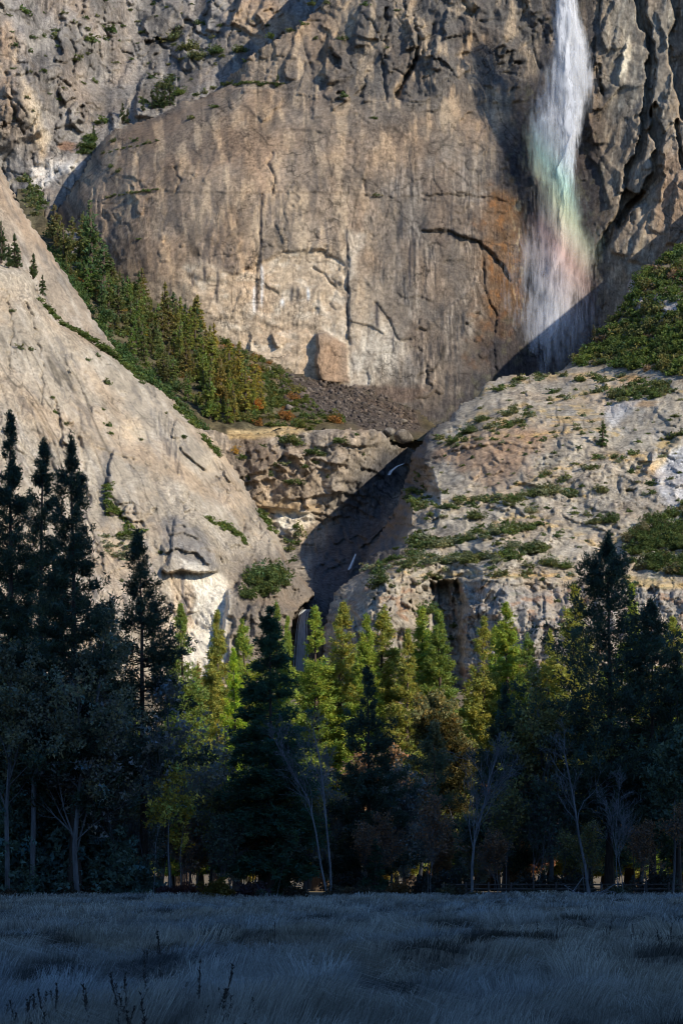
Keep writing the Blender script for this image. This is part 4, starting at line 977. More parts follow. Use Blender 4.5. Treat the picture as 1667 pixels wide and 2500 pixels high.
# young trees with yellow tops on the left
for i, (u, t, lab) in enumerate(((414, 1900, 'tallest slender sapling with a yellow leafy top on the left'), (374, 1946, 'slender yellow-topped sapling left of the tallest one'), (436, 1950, 'yellow-leaved sapling right of the tallest slender one'),
                                 (350, 2000, 'thin pale bare sapling left of the yellow-topped ones'), (462, 2010, 'short sapling with few yellow leaves nearest the ochre bush'), (300, 2010, 'leaning thin bare sapling in front of the dark left shrubs'))):
    make_broad('sapling_tree', u, t, 207+i, lab, YEL, seed=330+i, bark=MAT_PALE, spread=.16, side=9, start=.62, r=.0065, leaf=.55 if i in (0, 1, 2, 4) else 0, leafsize=.26, deep=2, lean=.10*((i*7) % 3-1)*.6)
# darker background trees filling the edge of the wood (copies of five)
protos_b = []
for i in range(5):
    (tv, tf), cr = broadleaf(350+i, 15, spread=.42, side=24, start=.12, r=.013, leaf=.55, leafsize=.34, nl=7)
    protos_b.append((mk_mesh('trunk', tv, tf, None, MAT_GREY), mk_mesh('crown', *cr, MAT_LEAF)))
fill_u = np.linspace(-20, 1690, 30)
for i, u in enumerate(fill_u):
    if u > 1150 and i % 2: continue
    y = rg.uniform(236, 268); uu = u+rg.uniform(-25, 25); x = gx(uu, y); c = (DGR, OLV, GRY, RUS, DGR)[rg.integers(5)]
    s = rg.uniform(.6, 1.0)*(1.15 if uu < 540 else .62)
    tree_thing('woodland_tree', (x, y, gz(x, y)-.2), *protos_b[i % 5], c, 'dim %s tangled tree in the wood %s' % (hue(c), beside(uu)), 'tree', 'dim trees filling the shaded edge of the wood', rg.uniform(0, 6), s)
# sunlit understory trees behind the shade line
for i in range(46):
    y = rg.uniform(292, 370); u = rg.uniform(300, 1690); x = gx(u, y)
    c = ((.38, .24, .13), (.36, .28, .07), (.22, .24, .05), (.40, .20, .12), (.20, .24, .06))[rg.choice(5, p=[.3, .2, .12, .28, .1])]
    tree_thing('understory_tree', (x, y, gz(x, y)-.2), *protos_b[i % 5], c, 'sunlit %s tree behind the shaded wood %s' % (hue(c), beside(u)), 'tree', 'sunlit autumn trees behind the shaded wood', rg.uniform(0, 6), rg.uniform(.4, .8)*(1.25 if u > 1100 else 1))

# slender bare saplings and young trees crowding the edge of the wood (copies of six)
protos_s = []
for i in range(6):
    (tv, tf), cr = broadleaf(370+i, 9, spread=.26, side=20, start=.25, r=.0075, leaf=.14, leafsize=.22, nl=4, trunks=1+i % 2, twig=6)
    protos_s.append((mk_mesh('trunk', tv, tf, None, (MAT_GREY, MAT_PALE, MAT_GREY)[i % 3]), mk_mesh('crown', *cr, MAT_LEAF)))
for i in range(58):
    u = rg.uniform(-20, 1690) if i % 3 else rg.uniform(100, 760); y = rg.uniform(209, 236); x = gx(u, y); c = (DGR, OLV, GRY, RUS)[rg.integers(4)]
    tree_thing('sapling_tree', (x, y, gz(x, y)-.1), *protos_s[i % 6], c, 'thin %s bare sapling %s' % (('grey', 'pale')[i % 3 == 1], beside(u)), 'tree', 'bare saplings along the wood edge', rg.uniform(0, 6), rg.uniform(.6, 1.35))

# ------------------------------------------------------------------ bushes at the edge of the meadow
def near_bush(u, y, rad, tall, color, label, seed, group=None):
    x = gx(u, y); V, F, T = bush_data(seed, int(160+75*rad), 12, .56, tall, .30/rad**.55)
    mk_obj('bush', mk_mesh('bush', V, F, T, MAT_LEAF), loc=(x, y, gz(x, y)), scale=rad, color=color, label=label, category='bush', **({'group': group} if group else {}))
near_bush(532, 206, 1.55, 1.0, (.16, .115, .025), 'ochre bush at the far edge of the meadow, left of centre', 401)
near_bush(615, 207, 1.7, .7, (.10, .065, .07), 'low purplish bush beside the ochre bush', 402)
near_bush(455, 208, 1.5, .75, (.13, .06, .05), 'reddish bush left of the ochre bush', 403)
near_bush(410, 207, 1.2, .7, (.11, .06, .06), 'small dull red bush below the yellow-topped saplings', 404)
near_bush(722, 207, 1.2, .7, (.08, .06, .04), 'small brown bush left of the white-barked tree', 405)
near_bush(972, 209, 1.2, 1.0, (.19, .10, .04), 'orange-brown bush right of centre at the meadow edge', 406)
for i, (u, r, t, lab) in enumerate(((30, 6.4, 2.0, 'large dark willow at the left edge of the meadow'), (115, 5.6, 1.8, 'dark rounded willow next to the one at the left edge'), (195, 5.2, 1.7, 'tall dark willow third from the left edge'),
                                    (262, 4.2, 1.5, 'dark willow left of the pale saplings'), (60, 3.0, .8, 'low dark willow in front of the two at the left edge'), (165, 2.6, .8, 'low dark willow in front of the third one'), (335, 3.0, 1.2, 'dark willow behind the pale saplings'))):
    near_bush(u, 210-3*(i in (4, 5))+i % 3, r, t, (.14, .20, .16), lab, 410+i, 'dark willows at the left edge of the meadow')
for i, (u, r) in enumerate(((860, 2.2), (1040, 2.0), (1100, 2.4), (1290, 2.2), (1360, 1.8), (1400, 2.4), (1610, 2.6))):
    near_bush(u, 222+i % 3, r, .9, (.09, .10, .09), 'dark shapeless bush in the deep shade '+beside(u), 420+i, 'dark bushes in the shade under the trees')

# ------------------------------------------------------------------ shrubs and trees on the cliffs
BUSH = [mk_mesh('shrub', *bush_data(500+i, 70, 12, .5, (.7, .85, 1.0, .6, .9)[i % 5], .32), MAT_LEAF) for i in range(8)]
PINE = []
for i in range(5):
    (tv, tf), (cv, cf, ct) = conifer(520+i, 1.0, (.24, .2, .27, .21, .25)[i], 'cedar' if i % 2 else 'fir', first=.1, nb=46, per=7, n=7, cl=.075, w=.3)
    PINE.append((mk_mesh('trunk', tv, tf, None, MAT_BARK), mk_mesh('crown', cv, cf, ct, MAT_NEEDLE)))
OAKF = []
for i in range(3):
    rg2 = np.random.default_rng(540+i)
    V, F, T = bush_data(545+i, 150, 12, .5, 1.0, .22); V[:, 2] += .25
    OAKF.append(mk_mesh('shrub', V, F, T, MAT_LEAF))
S_GREEN = [(.050, .068, .022), (.042, .058, .022), (.06, .07, .028), (.07, .075, .035)]; S_GREY = [(.11, .115, .07), (.09, .10, .06)]
rs = np.random.default_rng(777)
REQ = []
def shrub(key, u, v, px, label, group=None, color=None, name='shrub', oak=False, squash=1.0):
    REQ.append(('s', key, u, v, px, label, group, color or S_GREEN[rs.integers(4)], name, oak, squash))
def far_pine(key, u, v, hpx, label, group=None, color=(.04, .06, .02), name='conifer_tree'):
    REQ.append(('p', key, u, v, hpx, label, group, color, name, False, 1))
def brighter(c, k=2.3): return tuple(min(.5, q*k) for q in c)
MARKS = [(120,345,'the pale gully scree'),(50,190,'the tan streak on the far wall'),(460,115,'the gully of the far wall'),(610,40,'the orange patch at the top'),(250,90,'the cracked middle of the far wall'),(20,330,'the left edge of the far wall'),(390,240,'the conifers behind the dome'),
 (620,205,'the ledge crowning the dome'),(320,475,'the slanting crack of the dome'),(560,700,'the pale orange scar'),(760,720,'the drips in the orange scar'),(900,870,'the white scar at the wall foot'),(815,870,'the standing rock flake'),(1130,590,'the arched crack'),(975,150,'the dark crack at the top of the main wall'),(1380,400,'the tall waterfall'),(800,90,'the broken top of the main wall'),
 (222,620,'the tallest slope conifer'),(565,985,'the bright orange slope shrub'),(620,1000,'the rusty slope tree'),(850,990,'the boulder field'),(425,770,'the conifer alone against the wall'),(540,900,'the brown patch of the slope'),(330,800,'the middle of the slope wood'),(150,620,'the head of the slope wood'),(450,930,'the foot of the slope wood'),
 (20,600,'the conifers on the slab top'),(445,1130,'the black-streaked overhang of the slab'),(470,1390,'the roof over the white rock scar'),(650,1420,'the big live oak'),(300,1330,'the grey-green slab scrub'),(325,1050,'the yellowish patch of the slab'),(90,860,'the twin slab shrubs'),(150,1030,'the tallest pines on the left'),(250,840,'the slab edge'),(560,1290,'the vegetated slab cracks'),
 (715,1270,'the white patch in the gorge'),(620,1060,'the yellow grass edge of the bench'),(760,1110,'the broken blocks of the bench'),(860,1070,'the gorge notch'),(855,1380,'the gorge cascade'),(720,1330,'the gorge shadow edge'),
 (1470,1060,'the lone conifer on the apron'),(1630,750,'the pale rocks in the scrub'),(1560,710,'the rock knob on the scrub skyline'),(1440,860,'the lower tip of the scrub slope'),(1560,870,'the foot of the scrub slope'),(1400,1010,'the yellow grass patch on the apron'),(1650,1150,'the smooth grey corner slab'),(1090,1500,'the dark recess of the low cliff'),
 (1620,1330,'the right-edge thicket'),(1290,912,'the bench skyline'),(1020,1180,'the rib beside the gorge'),(930,1430,'the rounded shoulder beside the gorge'),(1485,1330,'the tallest right-hand pine'),(1250,1412,'the grassy ledge above the low cliff'),(1200,1100,'the brown slab of the apron'),(1180,1300,'the middle scrub band of the apron'),(1130,990,'the left end of the bench'),(1540,950,'the dark clump under the scrub')]
def place_words(u, v):
    d, dx, dy, n = min(((math.hypot(u-a, v-b), u-a, v-b, n) for a, b, n in MARKS), key=lambda t: t[0])
    if d < 24: return 'at '+n
    return (('just ' if d < 60 else '')+(('left of ' if dx < 0 else 'right of ') if abs(dx) > abs(dy) else ('above ' if dy < 0 else 'below '))+n)
def flush_plants(keep=290):
    pos = {}
    for key in set(r[1] for r in REQ):
        idx = [i for i, r in enumerate(REQ) if r[1] == key]
        for i, p in zip(idx, on(key, [REQ[i][2] for i in idx], [REQ[i][3] for i in idx])): pos[i] = p
    order = sorted((i for i, r in enumerate(REQ) if r[0] == 's'), key=lambda i: (REQ[i][6] is not None, -REQ[i][4]))
    big = set(order[:keep]); V = []; F = []; T = []; nv = 0
    tiny = []
    for i in range(6):
        v, f, t = bush_data(560+i, 28, 7, .72, .85, .36); tiny.append((v, f, t))
    for i, r in enumerate(REQ):
        _, key, u, v, px, label, group, color, name, oak, squash = r; p = pos[i]; c = brighter(color)
        if group:
            kind = {'live_oak': 'live oak', 'shrub': 'shrub'}.get(name, 'conifer')
            big_w = ('small ' if px < 11 else '' if px < 18 else 'large ') if r[0] == 's' else ('short ' if px < 62 else '' if px < 86 else 'tall ')
            label = big_w+hue(c)+' '+kind+' '+place_words(u, v)
            group = 'conifers on the cliffs' if r[0] == 'p' else 'shrubs on the cliffs'
        pr = {'label': label}
        if group: pr['group'] = group
        if r[0] == 'p':
            h = px/FPX*p[1]; t = PINE[rs.integers(5)]
            tree_thing(name, (p[0], p[1], p[2]-h*.02), *t, c, label, 'tree', group, rs.uniform(0, 6), (h*rs.uniform(.85, 1.15),)*2+(h,)); continue
        q = px*(1.22 if key in 'HFD2C' else 1.1)/FPX*p[1]; sc = (q*rs.uniform(.9, 1.15), q*rs.uniform(.8, 1.1), q*squash*rs.uniform(.8, 1.1)); rz = rs.uniform(0, 6.28)
        loc = (p[0], p[1]+q*.15, p[2]-q*.12)
        if i in big:
            me = OAKF[rs.integers(3)] if oak else BUSH[rs.integers(len(BUSH))]
            mk_obj(name, me, loc=loc, rotz=rz, scale=sc, color=c, category='shrub', **pr)
        else:
            v0, f0, t0 = tiny[rs.integers(6)]; w = v0*np.array(sc); ca, sa = math.cos(rz), math.sin(rz)
            w = np.stack([w[:, 0]*ca-w[:, 1]*sa, w[:, 0]*sa+w[:, 1]*ca, w[:, 2]], 1)+np.array(loc)
            V.append(w); F.append(f0+nv); T.append(t0*np.array(c)); nv += len(w)
    mk_obj('cliff_scrub', mk_mesh('cliff_scrub', np.concatenate(V), np.concatenate(F), np.concatenate(T), MAT_LEAF), color=(1, 1, 1), kind='stuff', category='scrub',
           label='countless small far shrubs dotting the ledges and slopes of the cliffs')
def scatter(poly, n, mind):
    pts = []; p = np.array(poly, float); lo, hi = p.min(0), p.max(0); k = 0
    while len(pts) < n and k < n*60:
        k += 1; q = rs.uniform(lo, hi)
        if inside(poly, np.array([q[0]]), np.array([q[1]]))[0] and all((q[0]-a)**2+(q[1]-b)**2 > mind**2 for a, b in pts): pts.append(q)
    return sorted(pts, key=lambda q: q[1])
# wooded slope: conifers
WOOD = [(110,560),(150,600),(240,610),(275,670),(330,720),(440,780),(500,820),(560,900),(640,960),(640,1020),(560,1045),(500,1020),(430,960),(330,880),(250,780),(170,680)]
for u, v in scatter(WOOD, 185, 9):
    sunny = min(1, max(0, (u-v*.55+80)/160)); c = (.075+.075*sunny+rs.uniform(0, .03), .10+.042*sunny+rs.uniform(-.02, .025), .034)  # sunlight put into the crown colour: yellower and brighter towards upper right
    far_pine('E', u, v, rs.choice([28, 38, 50, 62, 74, 94])*rs.uniform(.85, 1.15), 'green conifer in the dense wood on the slope left of the bare wall', 'conifers in the wood on the slope', c)
for u, v, h in ((222, 690, 200), (255, 740, 150), (250, 800, 120), (340, 730, 70), (425, 800, 88), (482, 830, 80), (452, 810, 70), (300, 760, 90), (205, 585, 70)):
    far_pine('E', u, v, h, {222: 'tallest conifer at the top of the wooded slope below the dome', 255: 'dark tall conifer right beside the tallest one on the wooded slope', 425: 'conifer sticking up alone against the bare wall', 482: 'rightmost tall conifer of the wooded slope against the pale scar'}.get(u, 'tall conifer standing out above the wood on the slope'), 'tall conifers standing out on the slope', (.05, .075, .03))
for u, v in scatter(WOOD, 90, 13):
    shrub('E', u, v, rs.uniform(11, 22), 'leafy tree crown among the slope conifers', 'leafy crowns in the slope wood', [(.07, .085, .025), (.10, .10, .03), (.05, .07, .028), (.13, .09, .03)][rs.choice(4, p=[.4, .25, .25, .1])], oak=True, squash=1.1)
# shrubs of the same slope
for u, v in scatter([(520,830),(600,860),(690,905),(720,940),(760,990),(830,1030),(760,1050),(640,1040),(560,1030),(560,930)], 120, 11):
    shrub('E', u, v, rs.uniform(10, 20), 'low green shrub on the brown slope beside the boulder field', 'low shrubs on the brown slope', [(.06, .07, .02), (.05, .065, .02), (.08, .075, .025), (.14, .07, .025)][rs.choice(4, p=[.4, .35, .15, .1])])
for u, v, r, c, lab in ((565, 985, 20, (.32, .14, .02), 'bright orange shrub on the wooded slope'), (625, 1005, 22, (.26, .09, .02), 'rusty orange tree on the wooded slope near the ledge'), (355, 825, 12, (.34, .17, .02), 'small orange bush among the slope conifers'),
                        (195, 700, 15, (.22, .10, .03), 'brown bush high on the wooded slope'), (230, 705, 14, (.20, .09, .03), 'brown-orange bush beside the tallest slope conifer'), (575, 1110, 14, (.24, .13, .03), 'orange-leaved bush in the gap beside the bench')):
    shrub('E' if v < 1060 else 'F', u, v, r, lab, None, c, oak=True)
for u, v in scatter([(110,600),(160,640),(200,720),(250,800),(330,890),(400,950),(470,1020),(540,1085),(500,1060),(400,975),(300,900),(220,810),(150,720)], 120, 9):
    shrub('E', u, v, rs.uniform(12, 22), 'green shrub along the foot of the wooded slope beside the left slab', 'shrubs between slope and slab', (.045, .07, .025))
for u, v in scatter([(45,430),(80,440),(110,490),(100,540),(70,520)], 16, 10):
    shrub('E', u, v, rs.uniform(10, 17), 'dark shrub at the bottom of the high gully on the left', 'shrubs in the high gully')
# far wall shrubs
for u, v in scatter([(0,30),(260,-5),(560,0),(700,60),(520,110),(560,140),(470,200),(300,170),(120,260),(40,320)], 64, 26):
    shrub('C', u, v, rs.uniform(5, 12), 'small dark shrub on the far grey wall in the upper left', 'small shrubs on the far wall', squash=.7)
for u, v, r in ((430,95,26),(460,120,30),(480,140,26),(530,130,22),(585,125,20),(495,60,18),(270,75,18),(225,98,16),(215,100,14),(190,140,14),(60,30,18),(135,95,18),(370,190,14),(420,200,20),(400,215,22),(250,300,24),(210,360,28),(220,345,22),(200,375,20),(350,250,16),(440,230,20)):
    shrub('C', u, v, r, 'dark shrub clump in the gullies of the far wall', 'shrub clumps on the far wall', squash=.8)
for u, v, h in ((385,262,62),(372,266,50),(402,262,56),(415,258,60),(395,268,44),(350,272,40),(300,300,50),(312,302,36),(230,345,40)):
    far_pine('C', u, v, h, 'dark conifer in the gully behind the top of the dome', 'conifers in the gully behind the dome', (.035, .05, .024))
# main wall ledges
for u in np.linspace(545, 690, 16): shrub('A', u, 205+rs.uniform(-3, 4), rs.uniform(8, 13), 'dark shrub on the ledge that crowns the dome', 'shrubs on the ledge crowning the dome', squash=.6)
far_pine('A', 678, 214, 34, 'lone small conifer at the right end of the ledge crowning the dome')
for u, v, r in ((500,225,12),(520,215,12),(480,232,10),(560,205,10),(600,150,10),(660,90,12),(710,75,12),(740,60,14),(770,95,10),(835,98,17),(840,236,14),(800,8,12),(890,14,14),(760,10,12),(970,25,9),(918,480,15),(912,290,10),(945,118,7),(525,262,14),(470,290,12),(280,345,12),(330,345,14),(360,350,10),(340,585,8),(290,420,13),(273,408,10)):
    shrub('A', u, v, r, 'isolated dark shrub clinging to the main wall', 'isolated shrubs on the main wall', squash=.75)
for u in np.linspace(262, 385, 13): shrub('A', u, 482-18*((u-262)/123)**.7+rs.uniform(-2, 2), rs.uniform(6, 10), 'shrub in the slanting crack low on the left of the dome', 'shrubs in the slanting crack of the dome', squash=.6)
for u in np.linspace(255, 385, 9): shrub('A', u, 375-30*(u-255)/130+rs.uniform(-2, 2), rs.uniform(6, 10), 'shrub on the upper slanting ledge of the dome', 'shrubs on the upper slanting ledge of the dome', squash=.6)
# left slabs
for u, v, h in ((4,640,100),(22,655,60),(38,650,80),(82,680,62),(105,720,50),(45,655,50)):
    far_pine('D2', u, v, h, {4: 'tall conifer on the slab top at the left edge', 38: 'slim conifer on the slab top, second from the left edge', 82: 'conifer at the corner of the slab top'}.get(u, 'conifer on the top edge of the left slab'), 'conifers on top of the left slab', (.035, .05, .022))
for t in np.linspace(0, 1, 44):
    u = 95+t*250; v = np.interp(u, [95,125,150,214,279,345], [725,760,780,818,862,925])+rs.uniform(-4, 6)
    shrub('D2', u, v+6, rs.uniform(10, 17), 'green shrub in the row along the upper edge of the left slab', 'shrubs along the upper edge of the left slab', (.055, .075, .022), squash=.7)
for a, b, n in (((436,1000),(482,1045),10), ((495,1070),(535,1110),10), ((505,1265),(545,1290),7), ((540,1280),(590,1310),9), ((560,1290),(600,1330),6), ((635,1250),(665,1300),10), ((262,1190),(268,1260),10), ((265,1235),(290,1255),6), ((295,1260),(320,1295),7), ((285,1310),(345,1300),10)):
    for t in np.linspace(0, 1, n):
        shrub('D2', a[0]+t*(b[0]-a[0])+rs.uniform(-5, 5), a[1]+t*(b[1]-a[1])+rs.uniform(-4, 4), rs.uniform(9, 15), 'green shrub in one of the vegetated cracks of the left slab', 'shrubs in the cracks of the left slab', (.06, .08, .022), squash=.8)
for u, v in scatter([(245,1310),(340,1310),(345,1350),(320,1380),(255,1350)], 26, 9):
    shrub('D2', u, v, rs.uniform(9, 15), 'grey-green scrub on the left slab between the pines', 'grey-green scrub on the left slab', S_GREY[rs.integers(2)], squash=.7)
for u, v, r in ((50,852,12),(75,855,10),(258,935,13),(260,937,10),(127,972,9),(135,1008,9),(160,1037,10),(265,1040,11),(268,1060,8),(346,1075,7),(215,880,8),(240,870,8),(447,1068,10),(300,1420,9),(390,1350,10),(250,1000,8),(30,760,8),(405,1010,6),(190,1160,8)):
    shrub('D2', u, v, r, 'single shrub on the open face of the left slab', 'single shrubs on the left slab face', squash=.85)
for u, v, r in ((620,1425,30),(650,1415,34),(680,1410,30),(640,1450,26),(605,1455,24),(690,1425,22),(625,1400,22),(660,1440,26)):
    shrub('D2', u, v+8, r, 'part of the big rounded live oak at the toe of the left slab', 'live oak crowns at the toe of the left slab', (.05, .068, .024), 'live_oak', oak=True)
# bench and gorge
for u, v, r in ((710,1078,26),(725,1085,20),(690,1075,16),(830,1080,20),(850,1088,12),(765,1108,22),(785,1112,14),(690,1135,16),(720,1180,18),(705,1178,14),(770,1130,14),(745,1140,12),(800,1165,9),(610,1170,10),(870,1062,9),(640,1090,10),(590,1120,14),(885,1110,7),(660,1160,10)):
    shrub('F', u, v, r, 'green shrub on the rock bench left of the gorge', 'shrubs on the bench left of the gorge', squash=.75)
for u, v, r in ((730,1310,18),(720,1330,16),(705,1345,14),(715,1370,13),(700,1325,12),(725,1290,14)):
    shrub('F', u, v, r, 'shrub at the shadow edge on the left side of the gorge', 'shrubs at the shadow edge of the gorge', oak=True)
# right apron
for l, n, r0, r1 in ((LEDGES[0], 44, 9, 17), (LEDGES[1], 40, 14, 26), (LEDGES[2], 48, 12, 22), (LEDGES[3], 40, 14, 26), (LEDGES[4], 30, 9, 19), (LEDGES[5], 22, 9, 18), (LEDGES[6], 14, 7, 14), (LEDGES[7], 8, 9, 16), (LEDGES[10], 20, 8, 17)):
    p = np.array(l, float); L = np.concatenate([[0], np.cumsum(np.hypot(*np.diff(p, axis=0).T))])
    for t in rs.uniform(.03, .97, n)*L[-1]:
        u = np.interp(t, L, p[:, 0]); v = np.interp(t, L, p[:, 1])+rs.uniform(-12, 5)
        if u < 1000 and v > 1390 or u > 1560 and v > 1390: continue
        shrub('H', u, v, rs.uniform(r0, r1), 'shrub in the bands of scrub along the ledges of the right apron', 'scrub along the ledges of the right apron', (S_GREEN+S_GREY)[rs.integers(6)], squash=.75)
for u, v in scatter([(1470,830),(1500,790),(1530,750),(1560,690),(1600,650),(1667,600),(1690,620),(1690,920),(1600,905),(1500,900),(1400,890),(1420,868)], 190, 12):
    if blob(np.array([u]), np.array([v]), 1630, 750, 30, 26)[0] > .5: continue
    shrub('H', u, v, rs.uniform(12, 24), 'green oak scrub covering the slope in the upper right', 'oak scrub on the upper right slope', [(.05, .068, .02), (.06, .08, .022), (.075, .075, .03), (.042, .06, .022), (.12, .08, .05)][rs.choice(5, p=[.3, .3, .2, .15, .05])])
for u, v in scatter([(1525,1330),(1560,1290),(1620,1260),(1690,1230),(1690,1410),(1600,1400),(1540,1385)], 60, 13):
    shrub('H', u, v, rs.uniform(14, 24), 'dense green scrub at the right edge above the low cliff', 'dense scrub at the right edge', [(.042, .058, .02), (.05, .066, .022), (.075, .07, .04)][rs.choice(3, p=[.5, .35, .15])], oak=True)
for u, v in scatter([(1490,960),(1530,945),(1570,930),(1640,945),(1620,970),(1500,980)], 22, 12):
    shrub('H', u, v, rs.uniform(13, 20), 'dark shrub in the clump below the upper right scrub slope', 'dark clump below the upper right scrub')
for u, v, r in ((1435,1145,17),(1450,1140,12),(1380,1170,18),(1370,1178,10),(1540,1155,14),(1465,1205,20),(1490,1280,26),(1450,1282,20),(1400,1255,13),(1435,1260,12),(1545,1110,16),(1555,1080,10),(1520,1120,12),(1590,1185,16),(1592,1205,12),(1640,1070,16),(1660,1062,14),(1650,1018,12),(1580,1060,7),(1615,1075,8),(1160,1270,24),(1145,1060,20),(1240,1045,14),(1250,1040,13),(1275,1040,12),(1215,1060,9),(1330,1070,6),(1100,1085,14),(1200,1390,14),(1340,1385,24),(1380,1390,22),(1290,1385,16),(1300,1350,16),(1360,1310,12),(930,1430,26),(915,1435,18),(950,1432,16),(915,1462,8),(1020,1425,8),(1035,1500,26),(1050,1490,20),(1110,1530,12),(1100,1560,10),(1085,1205,12),(1350,960,14),(1250,945,10),(1180,1090,12),(1640,1330,10)):
    shrub('H', u, v, r, 'separate shrub on the open rock of the right apron', 'separate shrubs on the right apron', squash=.85, oak=r > 18)
for u, v in scatter([(1000,1290),(1060,1250),(1300,1200),(1330,1250),(1250,1330),(1330,1400),(1000,1410),(890,1404)], 40, 22):
    shrub('H', u, v, rs.choice([7, 10, 14, 20])*rs.uniform(.8, 1.2), 'shrub', 'scrub along the ledges of the right apron', (S_GREEN+S_GREY)[rs.integers(6)], squash=.8, oak=True)
for u, v in scatter([(985,1210),(1010,1180),(1035,1150),(1040,1230),(1000,1260)], 14, 9):
    shrub('H', u, v, rs.uniform(9, 15), 'shrub on the rib beside the dark gorge', 'shrubs on the rib beside the gorge', (.06, .075, .025))
for u, v in scatter([(885,1395),(930,1375),(990,1350),(1020,1300),(1060,1340),(1010,1400),(930,1400)], 30, 11):
    shrub('H', u, v, rs.uniform(10, 18), 'scrub on the rounded shoulder right of the gorge', 'scrub on the shoulder right of the gorge', (S_GREEN+S_GREY)[rs.integers(6)])
for u, v in scatter([(1060,1110),(1180,960),(1400,930),(1680,960),(1680,1230),(1500,1330),(1100,1380),(1010,1330)], 120, 22):
    shrub('H', u, v, rs.uniform(4, 10), 'small shrub', 'small shrubs on the right apron', (S_GREEN+S_GREY)[rs.integers(6)], squash=.8)
for u, v in scatter([(1170,1430),(1680,1440),(1680,1640),(1150,1640)], 18, 30):
    shrub('H', u, v, rs.uniform(4, 8), 'small shrub', 'small shrubs on the right apron')
far_pine('H', 1470, 1092, 66, 'single conifer standing on the bare rock of the right apron')
far_pine('H', 1448, 832, 40, 'thin conifer on the skyline of the upper right scrub', color=(.06, .06, .035)); far_pine('H', 1630, 640, 34, 'small conifer near the top of the upper right scrub')
for u, v in ((1060,1580),(1075,1500),(1070,1640)): shrub('H', u, v, 12, 'shrub in the dark recess of the low cliff', 'shrubs in the dark recess')

flush_plants()

# ragged low growth where the meadow meets the trees
for i in range(26):
    u = rs.uniform(0, 1667); near_bush(u, rs.uniform(205, 210), rs.uniform(.5, 1.1), rs.uniform(.6, 1.0), [(.10, .085, .06), (.13, .09, .06), (.09, .10, .07), (.14, .12, .07)][i % 4],
              'small low %s clump where meadow and wood meet, %s' % (('brown', 'reddish', 'green', 'straw')[i % 4], beside(u)), 440+i, 'low clumps along the meadow edge')
# boulder field
def boulders():
    rg = np.random.default_rng(31); pts = scatter([(660,905),(760,925),(830,937),(900,952),(1010,1002),(1030,1050),(930,1058),(800,1010),(700,985)], 1500, 3)
    ico_v = []; t = (1+5**.5)/2
    for a in (-1, 1):
        for b in (-t, t): ico_v += [(0, a, b), (a, b, 0), (b, 0, a)]
    ico_v = np.array(ico_v, float)/1.9
    from itertools import combinations
    D = np.linalg.norm(ico_v[:, None]-ico_v[None], axis=2); e = D[D > 0].min()*1.01
    tri = []
    for a, b, c in combinations(range(12), 3):
        if D[a, b] < e and D[b, c] < e and D[a, c] < e:
            n = np.cross(ico_v[b]-ico_v[a], ico_v[c]-ico_v[a]); tri.append((a, b, c) if n @ ico_v[a] > 0 else (a, c, b))
    tri = np.array(tri); V = []; F = []; T = []; base = on('E', [p[0] for p in pts], [p[1] for p in pts])
    for i, p in enumerate(base):
        r = rg.uniform(.1, 1.0)**3.5*2.6+.45
        v = ico_v*rg.uniform(.55, 1.35, (12, 1))*rg.uniform(.5, 1.3, 3)*r+p; V.append(v); F.append(tri+12*i); T.append(np.ones((12, 3))*np.array([.105, .086, .072])*rg.uniform(.5, 1.6))
    mk_obj('boulder_rubble', mk_mesh('boulder_rubble', np.concatenate(V), np.concatenate(F), np.concatenate(T), MAT_ROCK), kind='stuff', label='field of dark broken boulders at the foot of the main wall', category='rubble')
boulders()

def boulder(key, u, v, px, label, seed):
    rg = np.random.default_rng(seed); p = on(key, u, v)[0]; r = px/FPX*p[1]
    import bmesh
    bm = bmesh.new(); bmesh.ops.create_icosphere(bm, subdivisions=3, radius=1.0)
    V = np.array([q.co[:] for q in bm.verts]); F = np.array([[w.index for w in f.verts] for f in bm.faces]); bm.free()
    for k in range(9):                                         # split flat faces off a round block
        n = rg.normal(size=3); n /= np.linalg.norm(n); h = rg.uniform(.55, .85); d = V @ n; V = V-np.maximum(d-h, 0)[:, None]*n*.9
    V *= np.array([1.2, 1.0, .85])*r
    mk_obj('boulder', mk_mesh('boulder', V, F, np.ones((len(V), 3))*np.array([.22, .19, .155]), MAT_ROCK), loc=(p[0], p[1]-r*.3, p[2]+r*.25), rotz=rg.uniform(0, 6), label=label, category='boulder')
boulder('F', 985, 1072, 21, 'big rounded boulder jammed in the notch at the top of the gorge', 701)
boulder('F', 948, 1060, 15, 'smaller boulder at the left lip of the gorge notch', 702)
boulder('E', 985, 1034, 11, 'pale boulder at the lower end of the boulder field', 703)
boulder('E', 706, 1000, 12, 'pale boulder on the shrubby slope left of the boulder field', 704)
boulder('E', 655, 905, 10, 'pale boulder high on the slope below the standing flake', 705)
boulder('E', 600, 925, 11, 'boulder among the shrubs right of the slope wood', 706)

